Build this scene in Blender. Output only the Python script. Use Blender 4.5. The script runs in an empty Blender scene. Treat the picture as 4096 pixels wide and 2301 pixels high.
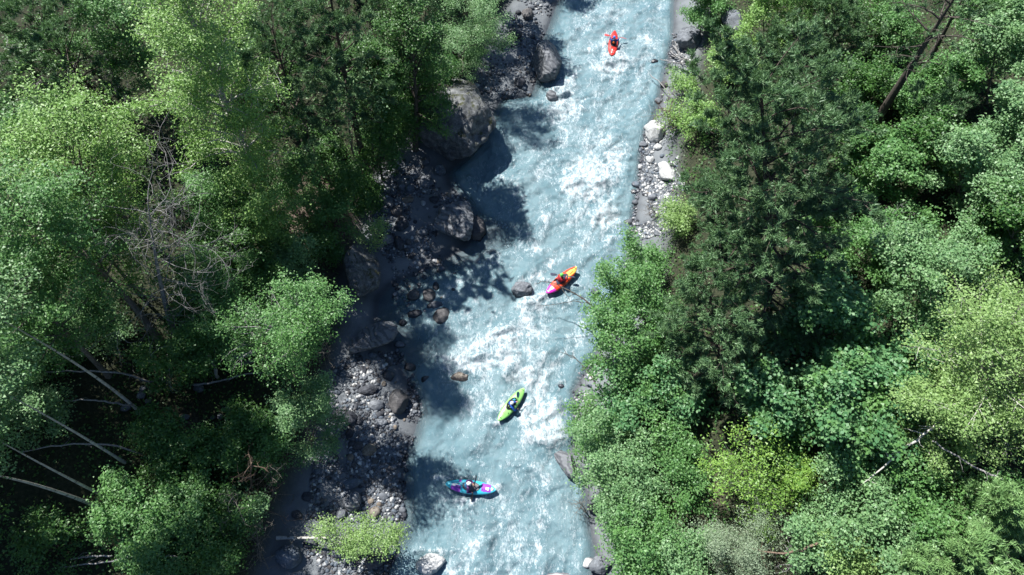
import bpy, bmesh, math, random
import numpy as np
from mathutils import Vector, Matrix, noise as mnoise
R = math.radians
rng = np.random.default_rng(7)
random.seed(7)
scene = bpy.context.scene
col = scene.collection

# ------------------------------------------------------------------ camera
H_CAM, PITCH, F = 37.5, R(62.0), 2732.0          # metres above the water, depression, focal length in photo pixels
cam_d = bpy.data.cameras.new('camera')
cam_d.sensor_width = 36.0
cam_d.lens = 36.0 * F / 4096.0
cam_d.clip_end = 2000.0
cam = bpy.data.objects.new('camera', cam_d)
cam.location = (0, 0, H_CAM)
cam.rotation_euler = (R(90) - PITCH, 0, 0)
col.objects.link(cam)
scene.camera = cam

# ------------------------------------------------------------------ light
SUN_EL = R(55.0)
SUN_H = Vector((-0.68, 0.73, 0)).normalized()     # horizontal direction towards the sun
world = bpy.data.worlds.new('World')
scene.world = world
world.use_nodes = True
wn = world.node_tree
wn.nodes.clear()
w_out = wn.nodes.new('ShaderNodeOutputWorld')
w_bg = wn.nodes.new('ShaderNodeBackground')
w_sky = wn.nodes.new('ShaderNodeTexSky')
w_sky.sky_type = 'NISHITA'
w_sky.sun_disc = False
w_sky.sun_elevation = SUN_EL
w_sky.sun_rotation = math.atan2(SUN_H.x, SUN_H.y)
w_sky.altitude = 1500
w_sky.dust_density = 0.3
w_sky.ozone_density = 2.5
w_bg.inputs['Strength'].default_value = 0.072
wn.links.new(w_sky.outputs[0], w_bg.inputs[0])
wn.links.new(w_bg.outputs[0], w_out.inputs[0])
sun_d = bpy.data.lights.new('sun', 'SUN')
sun_d.energy = 5.0
sun_d.angle = R(0.53)
sun_d.color = (1.0, 0.965, 0.90)
sun = bpy.data.objects.new('sun', sun_d)
d_to = Vector((SUN_H.x * math.cos(SUN_EL), SUN_H.y * math.cos(SUN_EL), math.sin(SUN_EL)))
sun.rotation_euler = d_to.to_track_quat('Z', 'Y').to_euler()
sun.location = (-40, 60, 80)
col.objects.link(sun)
scene.view_settings.view_transform = 'Standard'
scene.view_settings.look = 'None'
scene.view_settings.exposure = 1.06
scene.view_settings.use_white_balance = True
scene.view_settings.white_balance_temperature = 6350
scene.view_settings.white_balance_tint = 10
scene.view_settings.gamma = 1.0
scene.cycles.max_bounces = 4
scene.cycles.diffuse_bounces = 1
scene.cycles.glossy_bounces = 2
scene.cycles.transmission_bounces = 2
scene.cycles.transparent_max_bounces = 6
scene.cycles.sample_clamp_indirect = 4.0
scene.cycles.use_denoising = True

# ------------------------------------------------------------------ helpers
CP, SP = math.cos(PITCH), math.sin(PITCH)

def ray(px, py):
    a, b = px - 2048.0, 1150.5 - py
    return np.array([a, F * CP + b * SP, -F * SP + b * CP])

def at(px, py, z=0.0):
    r = ray(px, py)
    t = (z - H_CAM) / r[2]
    return np.array([r[0] * t, r[1] * t, z])

def project(p):
    x, y, z = p[0], p[1], p[2] - H_CAM
    d = y * CP - z * SP
    u = y * SP + z * CP
    return 2048 + F * x / d, 1150.5 - F * u / d, d

def scale_at(p):                                   # photo pixels per metre
    return F / project(p)[2]

_tab = np.random.default_rng(3).random((256, 256))

def vnoise(x, y, seed=0):
    x = np.asarray(x, float) + seed * 17.31
    y = np.asarray(y, float) + seed * 9.77
    xi, yi = np.floor(x).astype(int), np.floor(y).astype(int)
    u, v = x - xi, y - yi
    u, v = u * u * u * (u * (u * 6 - 15) + 10), v * v * v * (v * (v * 6 - 15) + 10)
    a, b = _tab[xi & 255, yi & 255], _tab[(xi + 1) & 255, yi & 255]
    c, d = _tab[xi & 255, (yi + 1) & 255], _tab[(xi + 1) & 255, (yi + 1) & 255]
    return (a * (1 - u) + b * u) * (1 - v) + (c * (1 - u) + d * u) * v

def fbm(x, y, octv=4, seed=0, gain=0.5):
    s, a, t = 0, 1.0, 0
    for k in range(octv):
        s = s + a * vnoise(x * 2 ** k, y * 2 ** k, seed + k * 3)
        t += a
        a *= gain
    return s / t

def sstep(a, b, x):
    t = np.clip((x - a) / (b - a), 0, 1)
    return t * t * (3 - 2 * t)

def mesh_np(name, verts, quads=None, tris=None, attrs=None, smooth=False):
    me = bpy.data.meshes.new(name)
    verts = np.asarray(verts, np.float32)
    nq = 0 if quads is None else len(quads)
    nt = 0 if tris is None else len(tris)
    idx = []
    if nq: idx.append(np.asarray(quads, np.int32).ravel())
    if nt: idx.append(np.asarray(tris, np.int32).ravel())
    idx = np.concatenate(idx) if idx else np.zeros(0, np.int32)
    start = np.concatenate([np.arange(nq, dtype=np.int32) * 4, nq * 4 + np.arange(nt, dtype=np.int32) * 3])
    me.vertices.add(len(verts))
    me.vertices.foreach_set('co', verts.ravel())
    me.loops.add(len(idx))
    me.loops.foreach_set('vertex_index', idx)
    me.polygons.add(nq + nt)
    me.polygons.foreach_set('loop_start', start)
    if smooth:
        me.polygons.foreach_set('use_smooth', np.ones(nq + nt, bool))
    for k, v in (attrs or {}).items():
        a = me.attributes.new(k, 'FLOAT', 'POINT')
        a.data.foreach_set('value', np.asarray(v, np.float32))
    me.update(calc_edges=True)
    return me

def obj(name, me, mat=None, parent=None, loc=(0, 0, 0)):
    o = bpy.data.objects.new(name, me)
    if mat is not None:
        if len(me.materials) == 0:
            for m in (mat if isinstance(mat, (list, tuple)) else [mat]):
                me.materials.append(m)
    o.location = loc
    col.objects.link(o)
    if parent is not None:
        o.parent = parent
    return o

def tag(o, label=None, cat=None, group=None, kind=None):
    if label: o['label'] = label
    if cat: o['category'] = cat
    if group: o['group'] = group
    if kind: o['kind'] = kind
    return o

def empty(name, loc=(0, 0, 0)):
    o = bpy.data.objects.new(name, None)
    o.location = loc
    o.empty_display_size = 0.2
    col.objects.link(o)
    return o

class Tubes:
    """collects tapered tubes into one mesh"""
    def __init__(self):
        self.v, self.q, self.n = [], [], 0

    def add(self, pts, radii, sides=5):
        pts = np.asarray(pts, float)
        radii = np.asarray(radii, float)
        n = len(pts)
        tan = np.gradient(pts, axis=0)
        tan /= np.linalg.norm(tan, axis=1, keepdims=True) + 1e-9
        ref = np.array([0.0, 0, 1]) if abs(tan[0][2]) < 0.8 else np.array([1.0, 0, 0])
        a = np.cross(tan, ref)
        a /= np.linalg.norm(a, axis=1, keepdims=True) + 1e-9
        b = np.cross(tan, a)
        th = np.arange(sides) * 2 * np.pi / sides
        ring = (a[:, None, :] * np.cos(th)[None, :, None] + b[:, None, :] * np.sin(th)[None, :, None])
        self.v.append((pts[:, None, :] + ring * radii[:, None, None]).reshape(-1, 3))
        i = np.arange(n - 1)[:, None] * sides
        j = np.arange(sides)[None, :]
        j2 = (j + 1) % sides
        q = np.stack([i + j, i + j2, i + sides + j2, i + sides + j], -1).reshape(-1, 4) + self.n
        self.q.append(q)
        self.n += n * sides

    def mesh(self, name, attrs=None):
        return mesh_np(name, np.concatenate(self.v), np.concatenate(self.q), smooth=True, attrs=attrs)

# ------------------------------------------------------------------ materials
def new_mat(name):
    m = bpy.data.materials.new(name)
    m.use_nodes = True
    nt = m.node_tree
    nt.nodes.clear()
    out = nt.nodes.new('ShaderNodeOutputMaterial')
    return m, nt, out

def N(nt, t, **kw):
    n = nt.nodes.new(t)
    for k, v in kw.items():
        if k in n.inputs.keys():
            n.inputs[k].default_value = v
        else:
            setattr(n, k, v)
    return n

def L(nt, a, b):
    nt.links.new(a, b)

def c4(c):
    return (c[0], c[1], c[2], 1.0)

def mixc(nt, fac, a, b, blend='MIX'):
    n = nt.nodes.new('ShaderNodeMix')
    n.data_type = 'RGBA'
    n.blend_type = blend
    for s, v in ((n.inputs[0], fac), (n.inputs[6], a), (n.inputs[7], b)):
        if hasattr(v, 'links'):
            nt.links.new(v, s)
        elif isinstance(v, (int, float)):
            s.default_value = v
        else:
            s.default_value = c4(v)
    return n.outputs[2]

def math_n(nt, op, a, b=None, c=None, clamp=False):
    n = nt.nodes.new('ShaderNodeMath')
    n.operation = op
    n.use_clamp = clamp
    for s, v in zip(n.inputs, (a, b, c)):
        if v is None: continue
        if hasattr(v, 'links'):
            nt.links.new(v, s)
        else:
            s.default_value = v
    return n.outputs[0]

def noise_n(nt, vec, scale, detail=4, rough=0.55, dist=0.0):
    n = nt.nodes.new('ShaderNodeTexNoise')
    n.inputs['Scale'].default_value = scale
    n.inputs['Detail'].default_value = detail
    n.inputs['Roughness'].default_value = rough
    n.inputs['Distortion'].default_value = dist
    if vec is not None: nt.links.new(vec, n.inputs['Vector'])
    return n.outputs['Fac']

def ramp_n(nt, fac, stops):
    n = nt.nodes.new('ShaderNodeValToRGB')
    el = n.color_ramp.elements
    while len(el) < len(stops): el.new(0.5)
    for e, (p, c) in zip(el, stops):
        e.position = p
        e.color = c4(c)
    nt.links.new(fac, n.inputs[0])
    return n.outputs[0]

def range_n(nt, v, a, b, c=0.0, d=1.0, smooth=True):
    n = nt.nodes.new('ShaderNodeMapRange')
    n.interpolation_type = 'SMOOTHSTEP' if smooth else 'LINEAR'
    nt.links.new(v, n.inputs[0])
    for i, x in enumerate((a, b, c, d)): n.inputs[i + 1].default_value = x
    return n.outputs[0]

def bump_n(nt, h, strength, dist):
    n = nt.nodes.new('ShaderNodeBump')
    n.inputs['Strength'].default_value = strength
    n.inputs['Distance'].default_value = dist
    nt.links.new(h, n.inputs['Height'])
    return n.outputs[0]

def principled(nt, out, color, rough=0.6, spec=0.4, normal=None):
    p = nt.nodes.new('ShaderNodeBsdfPrincipled')
    for s, v in ((p.inputs['Base Color'], color), (p.inputs['Roughness'], rough), (p.inputs['Specular IOR Level'], spec)):
        if hasattr(v, 'links'): nt.links.new(v, s)
        elif isinstance(v, (int, float)): s.default_value = v
        else: s.default_value = c4(v)
    if normal is not None: nt.links.new(normal, p.inputs['Normal'])
    if out is not None: nt.links.new(p.outputs[0], out.inputs['Surface'])
    return p

def leaf_mat(name, ca, cb, cc, trans=0.30, rough=0.48, tcol=None, spec=0.45):
    """ca / cb: the two ends of single-leaf variation, cc: colour of some whole sprays"""
    g = 1.55
    ca, cb, cc = [(q[0] * g * 1.06, q[1] * g, q[2] * g) for q in (ca, cb, cc)]
    m, nt, out = new_mat(name)
    at_ = N(nt, 'ShaderNodeAttribute', attribute_name='leafr')
    geo = N(nt, 'ShaderNodeNewGeometry')
    c = mixc(nt, at_.outputs['Fac'], ca, cb)
    nz = noise_n(nt, geo.outputs['Position'], 0.9, 3)
    c = mixc(nt, range_n(nt, nz, 0.48, 0.68), c, cc)
    p = principled(nt, None, c, rough, spec)
    t = N(nt, 'ShaderNodeBsdfTranslucent')
    tc = mixc(nt, 0.55, c, tcol or (cb[0] * 1.35, cb[1] * 1.6, cb[2] * 0.9))
    L(nt, tc, t.inputs['Color'])
    mx = N(nt, 'ShaderNodeMixShader', Fac=trans)
    L(nt, p.outputs[0], mx.inputs[1])
    L(nt, t.outputs[0], mx.inputs[2])
    L(nt, mx.outputs[0], out.inputs['Surface'])
    return m

LEAF = {
    'aspen':  leaf_mat('leaf_aspen', (0.080, 0.165, 0.042), (0.165, 0.275, 0.080), (0.120, 0.225, 0.055)),
    'birch':  leaf_mat('leaf_birch', (0.090, 0.165, 0.050), (0.170, 0.265, 0.092), (0.125, 0.210, 0.065)),
    'alder':  leaf_mat('leaf_alder', (0.040, 0.112, 0.034), (0.095, 0.195, 0.062), (0.068, 0.160, 0.042)),
    'willow': leaf_mat('leaf_willow', (0.062, 0.140, 0.058), (0.135, 0.235, 0.105), (0.095, 0.185, 0.070), trans=0.28),
    'maple':  leaf_mat('leaf_maple', (0.040, 0.122, 0.050), (0.090, 0.185, 0.075), (0.075, 0.165, 0.045)),
    'yellow': leaf_mat('leaf_yellow', (0.075, 0.165, 0.030), (0.150, 0.252, 0.048), (0.095, 0.190, 0.036)),
    'pine':   leaf_mat('needle_pine', (0.030, 0.078, 0.036), (0.110, 0.190, 0.085), (0.060, 0.125, 0.052), trans=0.15, rough=0.5),
    'fir':    leaf_mat('needle_fir', (0.075, 0.160, 0.055), (0.150, 0.255, 0.095), (0.105, 0.205, 0.070), trans=0.2),
    'grey':   leaf_mat('leaf_grey', (0.095, 0.145, 0.085), (0.155, 0.210, 0.130), (0.120, 0.165, 0.105), trans=0.18),
    'dark':   leaf_mat('leaf_dark', (0.025, 0.080, 0.022), (0.060, 0.130, 0.030), (0.040, 0.105, 0.020)),  # deep green leaf, also carrying shade in its colour for dim plants
}

def bark_mat(name, ca, cb, scale=3.0, band=None):
    m, nt, out = new_mat(name)
    geo = N(nt, 'ShaderNodeNewGeometry')
    mp = N(nt, 'ShaderNodeMapping')
    mp.inputs['Scale'].default_value = (scale, scale, scale * 0.45)
    L(nt, geo.outputs['Position'], mp.inputs['Vector'])
    n1 = noise_n(nt, mp.outputs[0], 3.0, 6, 0.65)
    c = mixc(nt, range_n(nt, n1, 0.3, 0.7), ca, cb)
    if band:
        mp2 = N(nt, 'ShaderNodeMapping')
        mp2.inputs['Scale'].default_value = (2.2, 2.2, 9.0)
        L(nt, geo.outputs['Position'], mp2.inputs['Vector'])
        n2 = noise_n(nt, mp2.outputs[0], 1.0, 3, 0.7)
        c = mixc(nt, range_n(nt, n2, 0.55, 0.66), c, band)
    principled(nt, out, c, 0.85, 0.2, bump_n(nt, n1, 0.6, 0.02))
    return m

BARK = {
    'birch': bark_mat('bark_birch', (0.34, 0.33, 0.30), (0.55, 0.53, 0.48), 3, (0.05, 0.045, 0.04)),
    'grey': bark_mat('bark_grey', (0.10, 0.09, 0.075), (0.22, 0.20, 0.17), 4),
    'pine': bark_mat('bark_pine', (0.040, 0.034, 0.030), (0.105, 0.084, 0.068), 5),
    'dead': bark_mat('bark_dead', (0.17, 0.165, 0.16), (0.33, 0.32, 0.315), 4),
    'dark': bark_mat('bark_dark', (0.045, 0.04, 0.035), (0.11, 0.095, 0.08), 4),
    'reddish': bark_mat('bark_reddish', (0.10, 0.07, 0.052), (0.22, 0.16, 0.12), 5),
}

def rock_mat(name, base, dark, light, moss=None, scale=1.0, vein=0.0, wet=True):
    m, nt, out = new_mat(name)
    tc = N(nt, 'ShaderNodeTexCoord')
    oi = N(nt, 'ShaderNodeObjectInfo')
    geo = N(nt, 'ShaderNodeNewGeometry')
    pos = geo.outputs['Position']
    n1 = noise_n(nt, pos, 1.6 * scale, 7, 0.62)
    n2 = noise_n(nt, pos, 9.0 * scale, 5, 0.7)
    c = ramp_n(nt, n1, [(0.30, dark), (0.5, base), (0.72, light)])
    c = mixc(nt, range_n(nt, n2, 0.42, 0.62), mixc(nt, 0.55, c, (0.3, 0.3, 0.3), 'MULTIPLY'), c)
    c = mixc(nt, math_n(nt, 'MULTIPLY', oi.outputs['Random'], 0.28), c, dark)
    hgt = math_n(nt, 'ADD', n1, math_n(nt, 'MULTIPLY', n2, 0.5))
    if vein:
        w = N(nt, 'ShaderNodeTexWave', wave_type='BANDS', bands_direction='DIAGONAL')
        w.inputs['Scale'].default_value = 1.1
        w.inputs['Distortion'].default_value = 16.0
        w.inputs['Detail'].default_value = 4.0
        w.inputs['Detail Scale'].default_value = 0.8
        L(nt, pos, w.inputs['Vector'])
        c = mixc(nt, math_n(nt, 'MULTIPLY', range_n(nt, w.outputs['Fac'], 0.15, 0.6), vein), mixc(nt, 0.6, c, dark), light)
        hgt = math_n(nt, 'ADD', hgt, math_n(nt, 'MULTIPLY', w.outputs['Fac'], 0.35))
    if moss:
        sep = N(nt, 'ShaderNodeSeparateXYZ')
        L(nt, geo.outputs['Normal'], sep.inputs[0])
        n3 = noise_n(nt, pos, 1.3, 6, 0.7)
        k = math_n(nt, 'ADD', math_n(nt, 'MULTIPLY', sep.outputs[2], 0.25), n3)
        c = mixc(nt, range_n(nt, k, 0.72, 0.84), c, moss)
    rough = 0.8
    if wet:
        sp = N(nt, 'ShaderNodeSeparateXYZ')
        L(nt, pos, sp.inputs[0])
        nw = math_n(nt, 'MULTIPLY_ADD', noise_n(nt, pos, 3.0, 2), -0.12, sp.outputs[2])
        wf = range_n(nt, nw, -0.02, 0.10, 1.0, 0.0)
        c = mixc(nt, wf, c, mixc(nt, 1.0, c, (0.34, 0.34, 0.38), 'MULTIPLY'))
        rough = range_n(nt, wf, 0, 1, 0.8, 0.22)
    principled(nt, out, c, rough, 0.4, bump_n(nt, hgt, 0.9, 0.06))
    return m

ROCK = {
    'grey': rock_mat('rock_grey', (0.164, 0.179, 0.201), (0.075, 0.082, 0.098), (0.272, 0.290, 0.316)),
    'pale': rock_mat('rock_pale', (0.54, 0.545, 0.54), (0.36, 0.365, 0.37), (0.66, 0.665, 0.66)),
    'mossy': rock_mat('rock_mossy', (0.150, 0.158, 0.165), (0.045, 0.048, 0.050), (0.33, 0.335, 0.335), moss=(0.040, 0.045, 0.014), scale=1.6),
    'veined': rock_mat('rock_veined', (0.170, 0.179, 0.196), (0.068, 0.074, 0.085), (0.286, 0.298, 0.316), vein=0.35),
    'brown': rock_mat('rock_brown', (0.102, 0.097, 0.098), (0.047, 0.046, 0.051), (0.184, 0.179, 0.179)),
    'tan': rock_mat('rock_tan', (0.245, 0.208, 0.162), (0.130, 0.104, 0.085), (0.340, 0.313, 0.273)),
    'blue': rock_mat('rock_blue', (0.130, 0.157, 0.192), (0.068, 0.082, 0.103), (0.232, 0.268, 0.316)),
    'dark': rock_mat('rock_dark', (0.058, 0.063, 0.077), (0.024, 0.026, 0.034), (0.136, 0.149, 0.171)),
}

# ------------------------------------------------------------------ the lie of the land
LW = [(2260, -500), (2240, -200), (2230, 0), (2185, 120), (2150, 200), (2140, 330), (2120, 385), (2000, 400), (1965, 470), (1925, 560), (1850, 640),
      (1790, 690), (1800, 740), (1860, 800), (1890, 900), (1860, 985), (1780, 1030), (1690, 1080), (1560, 1130), (1500, 1200), (1490, 1290),
      (1570, 1400), (1590, 1470), (1650, 1560), (1680, 1650), (1650, 1750), (1610, 1850), (1610, 2000), (1610, 2080), (1600, 2150),
      (1560, 2230), (1540, 2301), (1500, 2500), (1480, 2600)]
RW = [(2790, -500), (2740, -200), (2700, 0), (2695, 150), (2670, 260), (2650, 340), (2630, 450), (2585, 520), (2565, 620), (2555, 760), (2540, 850),
      (2530, 950), (2520, 1000), (2480, 1150), (2440, 1300), (2370, 1450), (2300, 1560), (2310, 1700), (2290, 1790), (2270, 1830),
      (2330, 1900), (2350, 2000), (2365, 2120), (2385, 2220), (2370, 2301), (2350, 2500), (2340, 2600)]
LB = [(2130, -500), (2120, -200), (2060, 0), (1990, 120), (1900, 330), (1760, 420), (1580, 620), (1500, 760), (1470, 900), (1400, 1050), (1390, 1200),
      (1400, 1330), (1340, 1480), (1290, 1620), (1260, 1750), (1210, 1880), (1160, 2000), (1110, 2150), (1060, 2301), (1000, 2500), (980, 2600)]

def line_y(poly):
    p = np.array([at(a, b)[:2] for a, b in poly])
    o = np.argsort(p[:, 1])
    return p[o, 1], p[o, 0]

_lw, _rw, _lb = line_y(LW), line_y(RW), line_y(LB)
def XL(y): return np.interp(y, *_lw)
def XR(y): return np.interp(y, *_rw)
def XB(y): return np.interp(y, *_lb)

def ground(x, y):
    x, y = np.asarray(x, float), np.asarray(y, float)
    xl, xr, xb = XL(y), XR(y), XB(y)
    xb = np.minimum(xb, xl - 0.3)
    n1 = fbm(x / 2.3, y / 2.3, 4, 1) - 0.5
    n2 = fbm(x / 9.0, y / 9.0, 3, 5) - 0.5
    dl, dr = x - xl, xr - x
    shal = sstep(26.5, 24.5, y) * sstep(13.0, 15.5, y)
    depth = np.minimum((0.30 - 0.235 * shal) * dl + 0.12 * np.maximum(dl - 1.0 - 2.0 * shal, 0) ** 1.3, 0.5 * dr)
    depth = np.clip(depth, 0, 1.1) - 0.10 * n1 * np.clip(depth * 6, 0, 1)
    bar = 0.55 * np.clip((xl - x) / np.maximum(xl - xb, 0.3), 0, 1) ** 0.8 + 0.25 * n1 * np.clip((xl - x), 0, 1)
    dlb = np.maximum(xb - x, 0)
    left = 0.50 + 1.5 * sstep(0.0, 1.6, dlb) + 0.24 * dlb + 2.0 * n2 * sstep(1, 6, dlb) + 0.6 * n1 * sstep(0, 2, dlb)
    left = np.where(dlb > 30, left + 0.25 * (dlb - 30), left)
    drb = np.maximum(x - xr, 0)
    right = 0.02 + 0.30 * np.minimum(drb, 1.6) + 1.0 * sstep(1.2, 3.6, drb) + 0.34 * np.maximum(drb - 1.6, 0) + 2.0 * n2 * sstep(2, 7, drb) + 0.5 * n1 * sstep(0.2, 2, drb)
    right = np.where(drb > 30, right + 0.2 * (drb - 30), right)
    z = np.where(x > xr, right, np.where(x > xl, -depth, np.where(x > xb, bar, left)))
    return z

def gz(x, y):
    return float(ground(np.array([x]), np.array([y]))[0])

def on_ground(px, py):
    z = 0.0
    for _ in range(14):
        p = at(px, py, z)
        z = 0.5 * z + 0.5 * gz(p[0], p[1])
    p = at(px, py, z)
    return np.array([p[0], p[1], gz(p[0], p[1])])

# ground sheet: fine where the photo looks, coarse out to the distance
gx = np.concatenate([np.linspace(-400, -52, 22)[:-1], np.arange(-52, 52, 0.38), np.linspace(52, 400, 22)])
gy = np.concatenate([np.linspace(-300, -8, 18)[:-1], np.arange(-8, 62, 0.38), np.linspace(62, 500, 24)])
GX, GY = np.meshgrid(gx, gy, indexing='ij')
GZ = ground(GX, GY)
nx, ny = len(gx), len(gy)
ii, jj = np.meshgrid(np.arange(nx - 1), np.arange(ny - 1), indexing='ij')
gq = np.stack([ii * ny + jj, (ii + 1) * ny + jj, (ii + 1) * ny + jj + 1, ii * ny + jj + 1], -1).reshape(-1, 4)
bankness = np.maximum(sstep(-0.5, 0.9, XB(GY) - GX), sstep(1.4, 3.0, GX - XR(GY)))
litterness = np.zeros_like(GX)
for (lx, ly, lr) in ((1290, 830, 2.2), (1180, 880, 1.6), (1400, 930, 1.3), (2790, 1960, 0.9), (700, 1740, 1.0)):
    g0 = on_ground(lx, ly)
    litterness += np.exp(-((GX - g0[0]) ** 2 + (GY - g0[1]) ** 2) / lr ** 2)
m, nt, out = new_mat('ground_soil')
geo = N(nt, 'ShaderNodeNewGeometry')
pos = geo.outputs['Position']
bk = N(nt, 'ShaderNodeAttribute', attribute_name='bank')
n1 = noise_n(nt, pos, 0.8, 6, 0.6)
n2 = noise_n(nt, pos, 7.0, 6, 0.7)
n3 = noise_n(nt, pos, 28.0, 3, 0.7)
sand = mixc(nt, range_n(nt, n1, 0.35, 0.65), (0.118, 0.136, 0.152), (0.180, 0.200, 0.216))
sand = mixc(nt, range_n(nt, n3, 0.45, 0.62), mixc(nt, 0.45, sand, (0.14, 0.14, 0.145)), sand)
lt = N(nt, 'ShaderNodeAttribute', attribute_name='litter')
litter = mixc(nt, lt.outputs['Fac'], ramp_n(nt, n2, [(0.30, (0.012, 0.014, 0.008)), (0.5, (0.024, 0.030, 0.014)), (0.70, (0.060, 0.058, 0.032))]),
              ramp_n(nt, n2, [(0.30, (0.04, 0.03, 0.022)), (0.5, (0.11, 0.085, 0.065)), (0.70, (0.30, 0.24, 0.20))]))
cc = mixc(nt, bk.outputs['Fac'], sand, litter)
sp = N(nt, 'ShaderNodeSeparateXYZ')
L(nt, pos, sp.inputs[0])
wf = range_n(nt, sp.outputs[2], 0.0, 0.16, 1.0, 0.0)
cc = mixc(nt, wf, cc, mixc(nt, 1.0, cc, (0.34, 0.36, 0.39), 'MULTIPLY'))
hh = math_n(nt, 'ADD', n2, math_n(nt, 'MULTIPLY', n3, 0.5))
principled(nt, out, cc, range_n(nt, wf, 0, 1, 0.9, 0.4), 0.3, bump_n(nt, hh, 0.6, 0.05))
tag(obj('ground', mesh_np('ground', np.stack([GX, GY, GZ], -1).reshape(-1, 3), gq, smooth=True, attrs={'bank': bankness.ravel(), 'litter': np.clip(litterness, 0, 1).ravel()}), m), kind='structure')

# ------------------------------------------------------------------ the river
WS = 0.09
wx = np.arange(-16, 24, WS)
wy = np.arange(-6, 62, WS)
WX, WY = np.meshgrid(wx, wy, indexing='ij')
xl, xr = XL(WY), XR(WY)
keep = (WX > xl - 1.2) & (WX < xr + 0.8)
GB = ground(WX, WY)
dep = np.clip(-GB, 0, 2)
wd = np.maximum(xr - xl, 1)
tt = (WX - xl) / wd                                       # across
# flow-aligned coordinates with a domain warp
wxp = fbm(WX / 3.0, WY / 3.0, 3, 11) - 0.5
wyp = fbm(WX / 3.0, WY / 3.0, 3, 21) - 0.5
u = tt * 9.0 + 1.6 * wxp
v = WY + 2.2 * wyp
FOAM = [  # photo px of white water: x, y, rx, ry (photo px), strength
    (2440, 262, 60, 26, 1.5), (2235, 395, 45, 60, .9), (2270, 330, 30, 70, .5), (2500, 300, 80, 60, .35), (2560, 160, 60, 80, .4), (2400, 110, 70, 60, .3),
    (2245, 440, 60, 30, .9), (2470, 590, 60, 90, .65), (2350, 760, 75, 36, 1.6), (2300, 730, 40, 20, .8), (2440, 790, 60, 120, .7), (2400, 640, 90, 90, .45),
    (2400, 900, 60, 60, .6), (2330, 560, 90, 120, .45), (2200, 620, 80, 50, .3), (2420, 860, 40, 50, .8), (2300, 860, 90, 40, .4),
    (1890, 1440, 75, 42, 1.4), (1960, 1400, 60, 38, 1.2), (2010, 1370, 45, 45, .9), (2060, 1490, 48, 40, 1.5), (1810, 1470, 50, 40, .9), (2110, 1290, 60, 70, .5),
    (2150, 1400, 70, 110, .5), (2200, 1210, 70, 25, .7), (2100, 1225, 60, 18, .8), (2150, 1540, 45, 80, .7), (2200, 1640, 45, 60, .9), (2215, 1745, 60, 32, 1.3),
    (2130, 1720, 40, 40, .9), (2100, 1690, 40, 30, .6), (2150, 1800, 70, 70, .4), (2070, 1900, 110, 60, .22), (1960, 2150, 120, 80, .35), (2080, 2230, 110, 70, .35),
    (1910, 2270, 90, 40, .3), (1720, 2210, 90, 22, .45), (1795, 1925, 25, 30, .4), (2250, 230, 40, 60, .3), (2600, 420, 60, 80, .3), (1830, 1560, 40, 30, .4),
    (1955, 1040, 60, 25, .25), (2000, 1330, 60, 30, .5), (1880, 1300, 30, 30, .35)]
FOAM = [(a, b, c, d, s if s >= 0.8 else s * 0.55) for (a, b, c, d, s) in FOAM]
FOAM += [(2440, 232, 28, 12, 1.2), (2478, 195, 14, 24, .9), (2424, 175, 10, 26, .8), (2165, 1190, 30, 11, 1.3), (2265, 1152, 36, 8, .8), (2200, 1120, 24, 10, .8), (1982, 1694, 28, 11, 1.1), (2088, 1655, 18, 30, 1.1), (2010, 1620, 12, 26, .8), (1766, 1920, 34, 14, 1.3), (1890, 1998, 70, 9, .9), (1885, 2014, 14, 12, 1.1), (1990, 1950, 18, 14, .9), (1860, 1912, 50, 8, .8),
         (2088, 1118, 40, 12, .8), (2125, 1205, 30, 14, .8), (2150, 1000, 30, 14, .4), (2235, 375, 22, 22, .9), (1845, 1475, 40, 12, 1.0), (2165, 1760, 34, 12, .9),
         (1725, 2205, 55, 10, .8), (2245, 1530, 16, 8, .7), (2190, 1632, 14, 7, .7), (2262, 1815, 30, 10, .7), (2195, 330, 20, 40, .6), (2620, 262, 24, 8, .6),
         (2310, 1120, 20, 40, .25), (2185, 1178, 22, 10, .7), (2120, 1640, 24, 60, .8), (2240, 1680, 30, 50, .8), (1990, 1440, 70, 26, .8), (2040, 1420, 30, 60, .8),
         (1905, 1950, 90, 16, .25), (1880, 720, 50, 14, .35), (1950, 1010, 40, 12, .35), (1990, 890, 30, 16, .3), (1900, 1160, 40, 12, .35), (1870, 1255, 26, 16, .5)]
foam = np.zeros_like(WX)
for (fx, fy, rx, ry, s) in FOAM:
    p = at(fx, fy)
    sc = scale_at(p)
    dep_a = math.asin(min(1.0, -ray(fx, fy)[2] / np.linalg.norm(ray(fx, fy))))
    a = rx / sc
    b = ry / sc / math.sin(dep_a)
    qx = (WX - p[0]) / a + 1.3 * (fbm(WX / .7, WY / .7, 3, 31) - 0.5)
    qy = (WY - p[1]) / b + 1.3 * (fbm(WX / .7, WY / .7, 3, 41) - 0.5)
    q = qx ** 2 + qy ** 2
    foam += s * np.exp(-q * 0.9)
streak = fbm(u * 1.6, v * 0.55, 5, 51, 0.6)
curl = fbm(WX * 1.5 + 2 * wxp, WY * 1.5 + 2 * wyp, 5, 61, 0.62)
mid = sstep(0.02, 0.30, tt) * sstep(1.0, 0.86, tt)
foamy = foam + mid * (0.47 + 1.8 * (streak - 0.5) + 0.8 * (curl - 0.5))
foamy *= sstep(0.0, 0.12, dep)
shore = np.exp(-((dep - 0.02) / 0.03) ** 2) * 0.25 * sstep(0.5, 0.62, curl)
foamy = np.clip(foamy + shore, 0, 1.25)
amp = sstep(0.0, 0.45, dep)
turb = 0.55 + 0.9 * np.clip(foam, 0, 1.2)
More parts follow.
